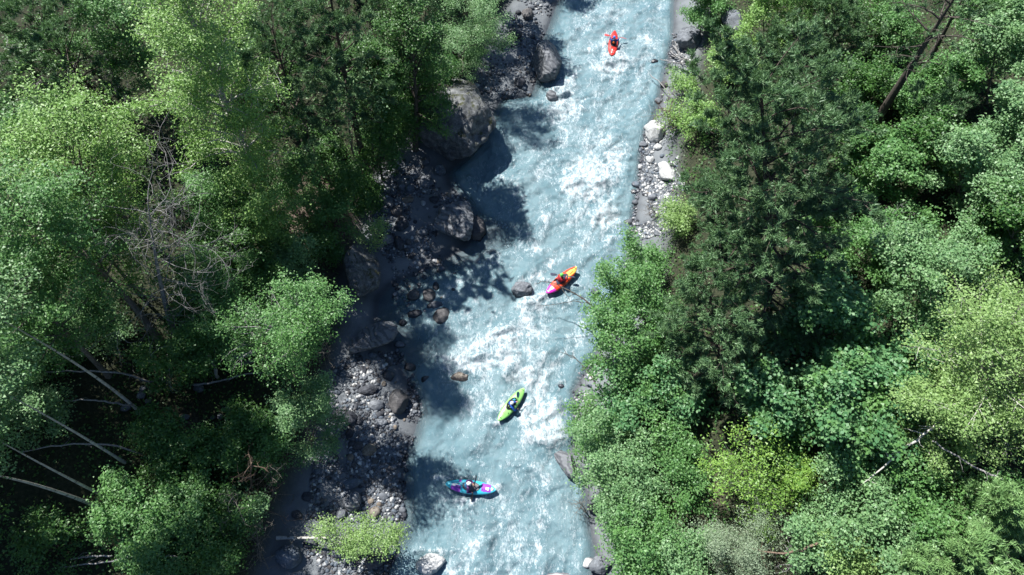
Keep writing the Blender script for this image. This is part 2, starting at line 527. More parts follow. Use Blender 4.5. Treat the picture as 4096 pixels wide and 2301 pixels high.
wav = 0.48 * (fbm(u * 0.8, v * 0.55, 2, 71) - 0.5) + 0.38 * turb * (fbm(WX / 0.75 + wxp * 2, WY / 0.55 + wyp * 2, 3, 81, 0.55) - 0.5) \
    + 0.09 * (fbm(WX / 0.22, WY / 0.19, 2, 91) - 0.5)
ridge = 1 - np.abs(2 * fbm(WX / 1.1 + wyp * 2, WY / 0.8 + wxp * 2, 2, 95) - 1)
wz = amp * (wav + 0.16 * turb * (ridge - 0.6) + 0.20 * np.clip(foam, 0, 1.5)) - 0.02 * (1 - amp)
for (kx, ky) in ((2453, 172), (2246, 1120), (2045, 1617), (1883, 1948)):      # the hulls press the chop flat beneath them
    kp = at(kx, ky)
    wz *= 1 - 0.8 * np.exp(-((WX - kp[0]) ** 2 + (WY - kp[1]) ** 2) / 1.2)
idx = -np.ones(WX.shape, int)
idx[keep] = np.arange(keep.sum())
kq = keep[:-1, :-1] & keep[1:, :-1] & keep[1:, 1:] & keep[:-1, 1:]
wq = np.stack([idx[:-1, :-1][kq], idx[1:, :-1][kq], idx[1:, 1:][kq], idx[:-1, 1:][kq]], -1)
wme = mesh_np('river_water', np.stack([WX[keep], WY[keep], wz[keep]], -1), wq, smooth=True, attrs={'foam': foamy[keep], 'depth': dep[keep]})
m, nt, out = new_mat('glacial_water')
geo = N(nt, 'ShaderNodeNewGeometry')
pos = geo.outputs['Position']
fa = N(nt, 'ShaderNodeAttribute', attribute_name='foam').outputs['Fac']
de = N(nt, 'ShaderNodeAttribute', attribute_name='depth').outputs['Fac']
mp = N(nt, 'ShaderNodeMapping')
mp.inputs['Scale'].default_value = (1.0, 0.5, 1.0)
mp.inputs['Rotation'].default_value = (0, 0, R(-12))
L(nt, pos, mp.inputs['Vector'])
f1 = noise_n(nt, mp.outputs[0], 3.2, 8, 0.68, 0.9)
f2 = noise_n(nt, mp.outputs[0], 13.0, 5, 0.65, 0.5)
fm = math_n(nt, 'ADD', math_n(nt, 'MULTIPLY', fa, 0.50), math_n(nt, 'ADD', math_n(nt, 'MULTIPLY', math_n(nt, 'SUBTRACT', f1, 0.5), 1.9), math_n(nt, 'MULTIPLY', math_n(nt, 'SUBTRACT', f2, 0.5), 1.3)))
mp3 = N(nt, 'ShaderNodeMapping')
mp3.inputs['Scale'].default_value = (1.0, 0.42, 1.0)
mp3.inputs['Rotation'].default_value = (0, 0, R(38))
L(nt, pos, mp3.inputs['Vector'])
f3 = noise_n(nt, mp3.outputs[0], 10.0, 6, 0.75, 0.9)
glint_flk = math_n(nt, 'MULTIPLY', range_n(nt, f3, 0.555, 0.66), range_n(nt, math_n(nt, 'ADD', fa, math_n(nt, 'MULTIPLY', f1, 0.7)), 0.38, 0.90))  # fine white foam flecks, painted into the colour as sun glints
ff = math_n(nt, 'MAXIMUM', math_n(nt, 'MULTIPLY', range_n(nt, fm, 0.26, 1.0), 0.92), math_n(nt, 'MULTIPLY', glint_flk, 0.9))
milk = mixc(nt, range_n(nt, noise_n(nt, pos, 0.5, 4), 0.35, 0.65), (0.106, 0.188, 0.218), (0.156, 0.242, 0.270))
wc = mixc(nt, ff, milk, (0.60, 0.645, 0.67))
b1 = noise_n(nt, mp.outputs[0], 7.0, 5, 0.7, 0.7)
b2 = noise_n(nt, mp.outputs[0], 24.0, 4, 0.7, 0.3)
bh = math_n(nt, 'ADD', b1, math_n(nt, 'MULTIPLY', b2, 0.35))
p = principled(nt, out, wc, range_n(nt, ff, 0, 1, 0.16, 0.45), 0.5, bump_n(nt, math_n(nt, 'ADD', bh, math_n(nt, 'MULTIPLY', f3, 0.5)), 1.0, 0.08))
p.inputs['IOR'].default_value = 1.33
al = math_n(nt, 'ADD', range_n(nt, de, 0.0, 0.30, 0.22, 1.0), math_n(nt, 'MULTIPLY', ff, 0.7), clamp=True)
L(nt, al, p.inputs['Alpha'])
tag(obj('river', wme, m), kind='structure')

# ------------------------------------------------------------------ boulders and stones
def ico(sub):
    bm = bmesh.new()
    bmesh.ops.create_icosphere(bm, subdivisions=sub, radius=1.0)
    v = np.array([p.co[:] for p in bm.verts])
    t = np.array([[q.index for q in f.verts] for f in bm.faces])
    bm.free()
    return v, t

ICO = {k: ico(k) for k in (1, 2, 3, 4, 5, 6)}

def rock_verts(sub, seed, rough=0.25, planes=7, cut=(0.72, 0.95)):
    v = ICO[sub][0].copy()
    r = np.random.default_rng(seed)
    off = Vector(r.uniform(-50, 50, 3))
    k = np.array([mnoise.fractal(Vector(p) * 1.1 + off, 1.0, 2.0, 3) for p in v])
    v *= (1 + rough * k)[:, None]
    for _ in range(planes):
        n = r.normal(size=3)
        n /= np.linalg.norm(n)
        d = r.uniform(*cut)
        s = v @ n - d
        v -= np.outer(np.where(s > 0, s * 0.93, 0), n)
    if sub >= 5:
        k = np.array([mnoise.fractal(Vector(p) * 4.5 + off, 1.0, 2.0, 4) for p in v])
        rd = v / (np.linalg.norm(v, axis=1, keepdims=True) + 1e-6)
        v += rd * (0.055 * rough / 0.25 * k)[:, None]
        cr = np.array([abs(mnoise.noise(Vector((p[0] * 1.3, p[1] * 2.6, p[2] * 1.6)) + off * 2)) for p in v])
        v -= rd * (0.05 * np.clip(1 - cr / 0.06, 0, 1))[:, None]
    return v

def boulder(px, py, rx, ry, kind, label, hf=0.8, rot=0.0, rough=0.25, planes=7, sink=0.30, sub=4, zoff=0.0, name='boulder', tilt=(0, 0), cut=(0.72, 0.95)):
    p = on_ground(px, py + ry * 0.35)
    p[2] = max(p[2], -0.12)
    sc = scale_at(p)
    dz = ray(px, py)
    dep_a = math.asin(-dz[2] / np.linalg.norm(dz))
    a = rx / sc
    b = max(ry / sc / math.sin(dep_a) * 0.92, 0.2 * a)
    h = hf * min(a, b)
    c = at(px, py, p[2] + h * (0.9 - sink) * 0.5)
    if sub >= 5 or (sub == 4 and rx > 45): sub += 1
    v = rock_verts(sub, int(px * 7 + py), rough, planes, cut)
    M = np.array(Matrix.Rotation(R(rot), 3, 'Z') @ Matrix.Rotation(R(tilt[0]), 3, 'X') @ Matrix.Rotation(R(tilt[1]), 3, 'Y'))
    cr, sr = math.cos(R(rot)), math.sin(R(rot))
    v = v * np.array([a, b, h]) * (1.0 / np.abs(v).max())
    v = v @ M.T
    me = mesh_np('boulder', v, tris=ICO[sub][1], smooth=True)
    g = gz(c[0], c[1])
    o = obj(name, me, ROCK[kind], loc=(c[0], c[1], max(g, -0.12) + h * (1 - 2 * sink) + zoff))
    tag(o, label, 'boulder', None)
    return o

B = boulder
B(1795, 485, 182, 182, 'mossy', 'huge speckled boulder with dark moss beside the upper pool', 0.8, 25, 0.2, 14, 0.24, sub=5, cut=(0.68, 0.92))
B(2188, 258, 66, 86, 'veined', 'dark blocky boulder at the water edge, upstream of the pool', 1.1, 4, 0.12, 13, 0.25, sub=4, cut=(0.62, 0.8))
B(1830, 892, 88, 82, 'veined', 'sculpted grey boulder with swirling bands on the left shore', 0.95, -25, 0.30, 9, 0.25, sub=5, cut=(0.6, 0.9))
B(1905, 912, 42, 60, 'brown', 'dark rounded rock leaning on the swirling banded boulder', 0.8, 10, 0.3, 5, 0.3)
B(1448, 1085, 92, 128, 'mossy', 'speckled cliff-like boulder above the still side pool', 1.1, 15, 0.2, 13, 0.25, sub=5, cut=(0.6, 0.9))
B(1486, 1362, 125, 66, 'veined', 'long slanting slab-like boulder below the overhanging green tree', 0.95, 24, 0.14, 12, 0.25, sub=5, cut=(0.5, 0.85))
B(2091, 1162, 46, 38, 'grey', 'lone grey boulder in the current beside the red and magenta kayak', 0.9, -15, 0.25, 6, 0.3)
B(1592, 1612, 43, 58, 'brown', 'big dark brown boulder at the edge of the gravel bar', 0.9, 5, 0.2, 6, 0.25)
B(1508, 1620, 33, 24, 'grey', 'pale grey boulder just left of the big dark brown one', 0.8, 5, 0.2, 6, 0.3)
B(1412, 2008, 40, 40, 'veined', 'striped grey boulder in the middle of the gravel bar', 0.9, 40, 0.22, 8, 0.25)
B(1405, 1935, 38, 26, 'blue', 'flat bluish slab just above the striped boulder on the bar', 0.5, 20, 0.2, 8, 0.3)
B(1158, 2228, 55, 48, 'blue', 'smooth rounded blue-grey boulder in the bottom left shallows', 0.9, -20, 0.15, 4, 0.25)
B(1725, 2258, 62, 46, 'pale', 'bright white boulder standing in the river at the bottom', 0.95, 10, 0.2, 6, 0.22)
B(1498, 2246, 44, 42, 'dark', 'dark cracked boulder with pale twigs below the leaning birch', 0.9, 10, 0.25, 8, 0.25)
B(2265, 1858, 78, 40, 'veined', 'wedge-shaped slab with dark mossy flank at the right bank', 1.2, -48, 0.12, 13, 0.3, sub=4, cut=(0.55, 0.85))
B(2352, 2252, 36, 22, 'pale', 'white rounded rock on the right shore sand', 0.9, 10, 0.2, 5, 0.25)
B(2402, 2262, 48, 42, 'grey', 'grey cracked boulder beside the white rock on right shore', 0.9, 30, 0.2, 8, 0.25)
B(2240, 2312, 90, 24, 'pale', 'pale boulder cut by the bottom edge of the picture', 0.7, 0, 0.2, 6, 0.3)
B(2615, 530, 44, 46, 'pale', 'white cracked boulder on the right gravel strip, upper one', 0.9, 20, 0.3, 8, 0.25)
B(2668, 690, 32, 50, 'pale', 'white angular boulder half hidden by the right pine, lower one', 0.9, 15, 0.3, 9, 0.25)
B(2632, 590, 18, 12, 'pale', 'small white rock just below the white cracked boulder', 0.8, 0, 0.2, 6, 0.3)
B(2755, 165, 52, 40, 'grey', 'grey boulder behind the driftwood at upper right shore', 0.9, -10, 0.3, 9, 0.25)
B(2930, 85, 45, 50, 'grey', 'bare grey outcrop between shrubs at the top right', 0.8, 20, 0.3, 8, 0.3)
B(2622, 246, 20, 9, 'dark', 'small dark wet rock at the upper right waterline', 0.6, 5, 0.2, 5, 0.3, sub=3)
B(1762, 682, 28, 24, 'blue', 'rounded blue-grey boulder at the foot of the huge mossy one', 0.9, 10, 0.2, 6, 0.25)
B(1702, 650, 20, 16, 'grey', 'small pale boulder against the huge mossy one', 0.9, 30, 0.2, 6, 0.25, sub=3)
B(1702, 728, 36, 26, 'grey', 'flat smooth slab in the shaded upper cove', 0.5, -15, 0.15, 5, 0.3)
B(1640, 755, 22, 18, 'blue', 'left one of a pair of rounded rocks in the shaded cove', 0.9, 0, 0.2, 5, 0.3, sub=3)
B(1605, 748, 16, 16, 'grey', 'smaller rounded rock under the bank in the shaded cove', 0.9, 0, 0.2, 5, 0.3, sub=3)
B(1545, 962, 34, 26, 'veined', 'light tilted slab beside the speckled cliff-like boulder', 0.8, 25, 0.25, 9, 0.3)
B(1597, 975, 20, 32, 'dark', 'upright dark boulder beside the light tilted slab', 1.0, 15, 0.25, 8, 0.25)
B(1590, 845, 28, 22, 'brown', 'brownish square boulder at the foot of the leaf-littered bank', 0.9, 10, 0.25, 9, 0.25)
B(1608, 895, 30, 30, 'dark', 'dark shaded boulder under the small leaning bush', 0.8, -10, 0.25, 8, 0.3)
B(1630, 800, 26, 14, 'tan', 'flat tan slab above the brownish square boulder', 0.6, 5, 0.2, 8, 0.3, sub=3)
B(2208, 392, 30, 24, 'veined', 'jagged wet rock where the left chute pours into the pool', 0.9, -30, 0.35, 9, 0.3)
B(1655, 1182, 29, 25, 'brown', 'round reddish-brown boulder, left of the pair in the shallows', 0.8, 10, 0.15, 4, 0.3)
B(1717, 1186, 30, 29, 'brown', 'round brown boulder, right of the pair in the shallows', 0.8, -20, 0.15, 4, 0.3)
B(1744, 1148, 15, 22, 'dark', 'small black wet boulder above the brown pair', 0.9, 10, 0.2, 5, 0.3, sub=3)
B(1742, 1222, 42, 20, 'grey', 'broken grey slab just below the brown pair', 0.7, 15, 0.25, 9, 0.3)
B(1768, 1266, 34, 40, 'brown', 'dark smooth boulder lowest in the shallows cluster', 0.8, -30, 0.2, 5, 0.3)
B(1658, 1258, 34, 22, 'dark', 'nearly drowned dark boulder below the reddish-brown one', 0.6, 15, 0.2, 5, 0.4)
B(1612, 1292, 18, 16, 'dark', 'small dark rock at the end of the long slanting slab', 0.8, 0, 0.2, 5, 0.3, sub=3)
B(1765, 1076, 22, 14, 'blue', 'flat wet stone in the shallows above the brown pair', 0.7, 5, 0.2, 5, 0.35, sub=3)
B(1842, 1506, 46, 26, 'tan', 'brownish half-drowned rock under the white chute', 0.7, 10, 0.3, 8, 0.42)
B(1930, 1508, 26, 14, 'grey', 'half-drowned grey rock in the chute beside the brownish one', 0.6, 0, 0.3, 6, 0.42, sub=3)
B(1403, 1676, 27, 36, 'dark', 'black wet boulder beside the pale grey-green bush', 0.8, 10, 0.2, 5, 0.3)
B(1232, 1986, 26, 24, 'dark', 'dark square rock in the still backwater', 0.4, 15, 0.2, 9, 0.4, sub=3)
B(1478, 1800, 32, 28, 'tan', 'wet tan boulder half sunk in the bar sand', 0.7, 30, 0.2, 5, 0.35)
B(1402, 1830, 14, 14, 'tan', 'small tan boulder upslope of the wet tan one', 0.8, 0, 0.2, 5, 0.3, sub=3)
B(1495, 1845, 20, 13, 'brown', 'small brown slab below the wet tan boulder', 0.6, -20, 0.2, 6, 0.3, sub=3)
B(1470, 1560, 46, 22, 'dark', 'dark boulder under the bank above the pale grey boulder', 0.7, 10, 0.25, 7, 0.3)
B(1525, 1690, 30, 16, 'grey', 'flat grey stone below the big dark brown boulder', 0.6, 0, 0.2, 6, 0.35, sub=3)
B(1350, 2212, 34, 24, 'grey', 'grey boulder beneath the leafy birch crown', 0.8, -20, 0.2, 6, 0.3, sub=3)
B(1455, 2205, 22, 20, 'brown', 'brown boulder beside the dark cracked one', 0.8, 0, 0.2, 6, 0.3, sub=3)
B(1240, 2175, 32, 24, 'dark', 'dark boulder under the white birch trunk', 0.7, 0, 0.2, 6, 0.35, sub=3)
B(1200, 2300, 34, 16, 'grey', 'boulder beside the smooth blue-grey one at the bottom edge', 0.8, 0, 0.2, 6, 0.3, sub=3)
B(1500, 2050, 24, 26, 'tan', 'rust-stained rock behind the leaning birch crown', 0.8, 0, 0.2, 6, 0.3, sub=3)
B(1365, 2060, 24, 24, 'grey', 'rounded grey boulder above the leaning birch crown', 0.8, 0, 0.2, 6, 0.3, sub=3)
B(1570, 2200, 16, 22, 'pale', 'upright pale stone at the tip of the leaning birch', 0.9, 0, 0.2, 6, 0.3, sub=3)
B(2245, 1545, 14, 12, 'grey', 'small grey rock in the current off the right gravel', 0.8, 0, 0.2, 6, 0.3, sub=3)
B(2190, 1645, 10, 10, 'brown', 'tiny brown rock in the riffle downstream of the green kayak', 0.8, 0, 0.2, 6, 0.35, sub=3)
B(2160, 1778, 26, 14, 'tan', 'tan half-drowned rock in the foam upstream of the wedge slab', 0.5, -40, 0.2, 6, 0.4, sub=3)
B(2300, 2215, 16, 12, 'brown', 'small brown stone sticking out of the right shore shallows', 0.6, 0, 0.2, 6, 0.35, sub=3)
B(2380, 1165, 20, 20, 'blue', 'grey-blue rock seen through the right bank alder', 0.9, 0, 0.2, 6, 0.3, sub=3)
B(2385, 2035, 40, 26, 'dark', 'dark rock in the shade under the right bank shrubs', 0.9, 0, 0.2, 7, 0.3, sub=3)
for (px, py, rx, ry, lb) in [
    (565, 1582, 22, 16, 'pale mossy boulder in the dark wood, right of the long birch trunk'),
    (592, 1606, 16, 12, 'bluish boulder touching the pale one in the dark wood'),
    (505, 1630, 24, 16, 'grey boulder at the foot of the longest leaning birch'),
    (572, 1555, 14, 12, 'uppermost grey boulder of the cluster in the dark wood'),
    (740, 1670, 20, 16, 'angular grey boulder alone in the dark wood clearing'),
    (915, 1640, 24, 14, 'flat blue-grey boulder near the pale grey-green bush'),
    (880, 1668, 14, 12, 'small pale rock, right of a pair in the dark wood'),
    (852, 1672, 12, 10, 'small pale rock, left of a pair in the dark wood'),
    (795, 1555, 22, 18, 'grey boulder beside the short white stem'),
    (640, 1520, 20, 16, 'pale boulder under the fallen curved limb'),
    (145, 2110, 40, 14, 'low dark rock in the blackest corner of the wood')]:
    B(px, py, rx, ry, 'grey', lb, 0.8, random.uniform(-30, 30), 0.25, 8, 0.25, sub=3)

for (px, py, rx, ry, kd, lb) in [
    (2632, 405, 16, 12, 'grey', 'small grey rock at the right waterline above the white boulders'),
    (2572, 580, 20, 14, 'grey', 'grey rock in the water edge beside the upper white boulder'),
    (2560, 668, 14, 11, 'pale', 'pale rock at the right water edge, middle of the strip'),
    (2545, 742, 22, 14, 'blue', 'bluish rock spilling into the water from the right strip'),
    (2538, 812, 14, 12, 'grey', 'grey rock at the lower right strip water edge'),
    (2515, 890, 24, 14, 'grey', 'long grey rock at the lowest end of the right strip'),
    (2600, 640, 18, 16, 'pale', 'pale rock in the middle of the right gravel strip'),
    (2610, 790, 20, 14, 'grey', 'grey angular rock on the lower right gravel strip'),
    (2655, 340, 18, 12, 'brown', 'brown rock at the shore below the driftwood'),
    (2330, 1620, 16, 14, 'grey', 'grey rock at the edge of the right gravel patch'),
    (1330, 1760, 26, 20, 'dark', 'dark rock at the landward edge of the lower bar'),
    (1270, 1860, 22, 14, 'grey', 'low grey rock in the sand by the backwater'),
    (1300, 2080, 24, 18, 'dark', 'dark rock between backwater and leaning birch'),
    (1190, 2060, 26, 18, 'brown', 'brown rock at the thicket edge of the backwater'),
    (1555, 1500, 34, 22, 'dark', 'dark wet rock between long slab and big brown boulder'),
    (1640, 1470, 26, 18, 'brown', 'brown wet rock in the shallows below the long slab'),
    (1700, 1520, 24, 16, 'dark', 'dark wet rock left of the white chute'),
    (1600, 1380, 22, 16, 'grey', 'grey wet rock at the tip of the long slab'),
    (1690, 930, 26, 20, 'grey', 'grey rock left of the swirling banded boulder'),
    (1740, 800, 24, 16, 'dark', 'dark wet rock above the swirling banded boulder'),
    (2080, 330, 26, 20, 'dark', 'dark rock left of the blocky upstream boulder'),
    (2060, 140, 30, 22, 'dark', 'dark rock in the upper cobble bar'),
    (2110, 60, 28, 20, 'brown', 'brown rock near the top of the upper cobble bar')]:
    B(px, py, rx, ry, kd, lb, 0.8, random.uniform(-30, 30), 0.2, 9, 0.28, sub=3, cut=(0.6, 0.9))

# loose stones of the bars: the largest as things of their own, the fine gravel as one mass
PROTO = []
for k in range(10):
    v = rock_verts(2, 900 + k, 0.22, 5)
    v = v / np.abs(v).max()
    me = mesh_np('stone', v, tris=ICO[2][1], smooth=True)
    PROTO.append(me)
    PROTO_KIND = None
STONE_M = [ROCK['grey'], ROCK['blue'], ROCK['pale'], ROCK['brown'], ROCK['dark'], ROCK['tan'], ROCK['grey'], ROCK['blue'], ROCK['dark'], ROCK['grey']]
for me, mt in zip(PROTO, STONE_M): me.materials.append(mt)

BARS = [  # photo region, big stones, their radius range in metres, fine stones, label, group
    ([(2060, -60), (2215, 0), (2185, 110), (2150, 200), (2140, 330), (2110, 400), (1960, 400), (1900, 350), (2000, 150)], 56, (0.12, 0.30), 1700, 'rounded cobble on the shaded upper gravel bar', 'cobbles of the upper gravel bar'),
    ([(1560, 640), (1700, 670), (1770, 760), (1880, 800), (1760, 840), (1740, 1000), (1560, 1060), (1470, 950), (1490, 800)], 52, (0.10, 0.28), 2300, 'rounded cobble in the shaded cove below the mossy boulder', 'cobbles of the shaded cove'),
    ([(1560, 1010), (1760, 980), (1880, 1000), (1830, 1110), (1800, 1300), (1640, 1330), (1560, 1170)], 34, (0.10, 0.24), 900, 'wet cobble in the shallows round the brown boulder pair', 'cobbles of the shallows'),
    ([(1310, 1500), (1420, 1420), (1600, 1400), (1680, 1540), (1700, 1640), (1640, 1790), (1460, 1790), (1250, 1760)], 54, (0.10, 0.28), 3200, 'rounded cobble on the upper half of the lower gravel bar', 'cobbles of the lower bar, upper half'),
    ([(1340, 1790), (1630, 1790), (1625, 1850), (1620, 2080), (1480, 2090), (1230, 2080), (1260, 1880)], 56, (0.10, 0.26), 3000, 'rounded cobble on the lower half of the lower gravel bar', 'cobbles of the lower bar, lower half'),
    ([(1220, 2170), (1420, 2200), (1600, 2190), (1540, 2310), (1250, 2310)], 30, (0.09, 0.24), 1300, 'cobble on the bar below the leaning birch', 'cobbles below the leaning birch'),
    ([(2620, 470), (2700, 560), (2700, 720), (2720, 800), (2640, 960), (2510, 960), (2525, 820), (2545, 620), (2570, 520)], 44, (0.09, 0.26), 3400, 'pale stone on the sunny right bank gravel strip', 'stones of the right gravel strip'),
    ([(2300, 1440), (2400, 1460), (2360, 1680), (2300, 1720), (2285, 1560)], 14, (0.08, 0.18), 700, 'grey stone on the small right bank gravel patch', 'stones of the right gravel patch'),
    ([(2660, 130), (2780, 130), (2760, 330), (2690, 420), (2640, 400), (2660, 280)], 18, (0.10, 0.26), 700, 'grey stone among the driftwood on the right shore', 'stones among the driftwood')]

def inside(poly, x, y):
    c = False
    j = len(poly) - 1
    for i in range(len(poly)):
        xi, yi = poly[i]
        xj, yj = poly[j]
        if (yi > y) != (yj > y) and x < (xj - xi) * (y - yi) / (yj - yi) + xi: c = not c
        j = i
    return c

def poly_point(poly):
    xs, ys = [p[0] for p in poly], [p[1] for p in poly]
    while True:
        x, y = random.uniform(min(xs), max(xs)), random.uniform(min(ys), max(ys))
        if inside(poly, x, y): return x, y

gv, gt, gn = [], [], 0
iv, it_ = ICO[1]
GR = {}
for (poly, n, (r0, r1), nf, lb, gp) in BARS:
    for k in range(n):
        x, y = poly_point(poly)
        p = on_ground(x, y)
        r = r0 + (r1 - r0) * random.random() ** 2.2
        o = obj('stone', random.choice(PROTO), loc=(p[0], p[1], max(p[2], -0.08) + r * 0.18))
        o.scale = (r * random.uniform(0.85, 1.35), r * random.uniform(0.75, 1.1), r * random.uniform(0.5, 0.8))
        o.rotation_euler = (random.uniform(-.3, .3), random.uniform(-.3, .3), random.uniform(0, 6.28))
        tag(o, lb, 'stone', gp)
    for k in range(int(nf * 0.85)):
        x, y = poly_point(poly)
        if vnoise(x / 60.0, y / 60.0, 7) < 0.33: continue
        p0 = at(x, y, 0.15)
        r = 0.03 + 0.11 * random.random() ** 2.2
        z = max(gz(p0[0], p0[1]), -0.1)
        key = random.choice(['grey', 'pale', 'pale', 'blue', 'grey'] if 'right' in lb else ['grey', 'grey', 'blue', 'pale', 'dark', 'brown'])
        q = iv * np.random.default_rng(k).uniform(0.75, 1.15, (len(iv), 1)) * np.array([r * random.uniform(.8, 1.4), r, r * .6])
        a = random.uniform(0, 6.28)
        q = q @ np.array([[math.cos(a), -math.sin(a), 0], [math.sin(a), math.cos(a), 0], [0, 0, 1]]).T + np.array([p0[0], p0[1], z + r * 0.2])
        g = GR.setdefault(key, [[], [], 0])
        g[0].append(q)
        g[1].append(it_ + g[2])
        g[2] += len(q)
vs, ts, off, mi = [], [], 0, []
for k, key in enumerate(GR):
    g = GR[key]
    vs.append(np.concatenate(g[0]))
    t = np.concatenate(g[1]) + off
    ts.append(t)
    mi += [k] * len(t)
    off += g[2]
gme = mesh_np('gravel', np.concatenate(vs), tris=np.concatenate(ts), smooth=True)
for key in GR: gme.materials.append(ROCK[key])
gme.polygons.foreach_set('material_index', np.array(mi, np.int32))
tag(obj('gravel', gme), 'fine grey gravel spread over the river bars', 'gravel', kind='stuff')

# ------------------------------------------------------------------ trees and shrubs
def unit(v):
    return v / (np.linalg.norm(v, axis=-1, keepdims=True) + 1e-9)

def leaf_mesh(P, Nn, size, aspect, r, name='leaves'):
    n = len(P)
    a = unit(np.cross(Nn, r.normal(size=(n, 3))))
    b = np.cross(Nn, a)
    s = size * r.uniform(0.65, 1.3, n)
    a *= (s * 0.5)[:, None]
    b *= (s * 0.5 * aspect)[:, None]
    f = Nn * (s * 0.08)[:, None]
    if size < 0.145:                                    # small leaves: one face each
        V = np.stack([P + b * 1.15 - a * 0.75, P + a * 1.05, P - b * 1.15 - a * 0.6 + f], 1).reshape(-1, 3)
        return mesh_np(name, V, tris=np.arange(3 * n, dtype=np.int32).reshape(n, 3), attrs={'leafr': np.repeat(r.random(n), 3)})
    V = np.stack([P - a, P + b + f - a * 0.1, P + a, P - b + f - a * 0.1], 1).reshape(-1, 3)
    Q = np.arange(4 * n, dtype=np.int32).reshape(n, 4)
    return mesh_np(name, V, Q, attrs={'leafr': np.repeat(r.random(n), 4)})

def needle_mesh(C, D, per, length, width, r, spread=0.9, name='needles'):
    n = len(C)
    c = np.repeat(C, per, 0)
    d = unit(np.repeat(D, per, 0) + spread * r.normal(size=(n * per, 3)) * 0.75)
    w = unit(np.cross(d, r.normal(size=(n * per, 3)))) * width * 0.5
    l = length * r.uniform(0.6, 1.25, (n * per, 1))
    c = c + r.normal(size=c.shape) * length * 0.18
    V = np.stack([c + w, c - w, c + d * l], 1).reshape(-1, 3)
    T = np.arange(3 * n * per, dtype=np.int32).reshape(-1, 3)
    lr = np.clip(np.repeat(r.random(n), per) * 0.6 + 0.4 * r.random(n * per), 0, 1)
    return mesh_np(name, V, tris=T, attrs={'leafr': np.repeat(lr, 3)})

def solve_top(Bp, top, h):
    if h is None:
        best = None
        for hh in np.arange(0.6, 26, 0.1):
            x, y, d = project(Bp + np.array([0, 0, hh]))
            if d < 4: break
            e = (x - top[0]) ** 2 + (y - top[1]) ** 2
            if best is None or e < best[0]: best = (e, hh)
        h = best[1]
    return at(top[0], top[1], Bp[2] + h), h

def spline(p0, p1, bend, n):
    t = np.linspace(0, 1, n)[:, None]
    return p0 + (p1 - p0) * t + bend * (4 * t * (1 - t))

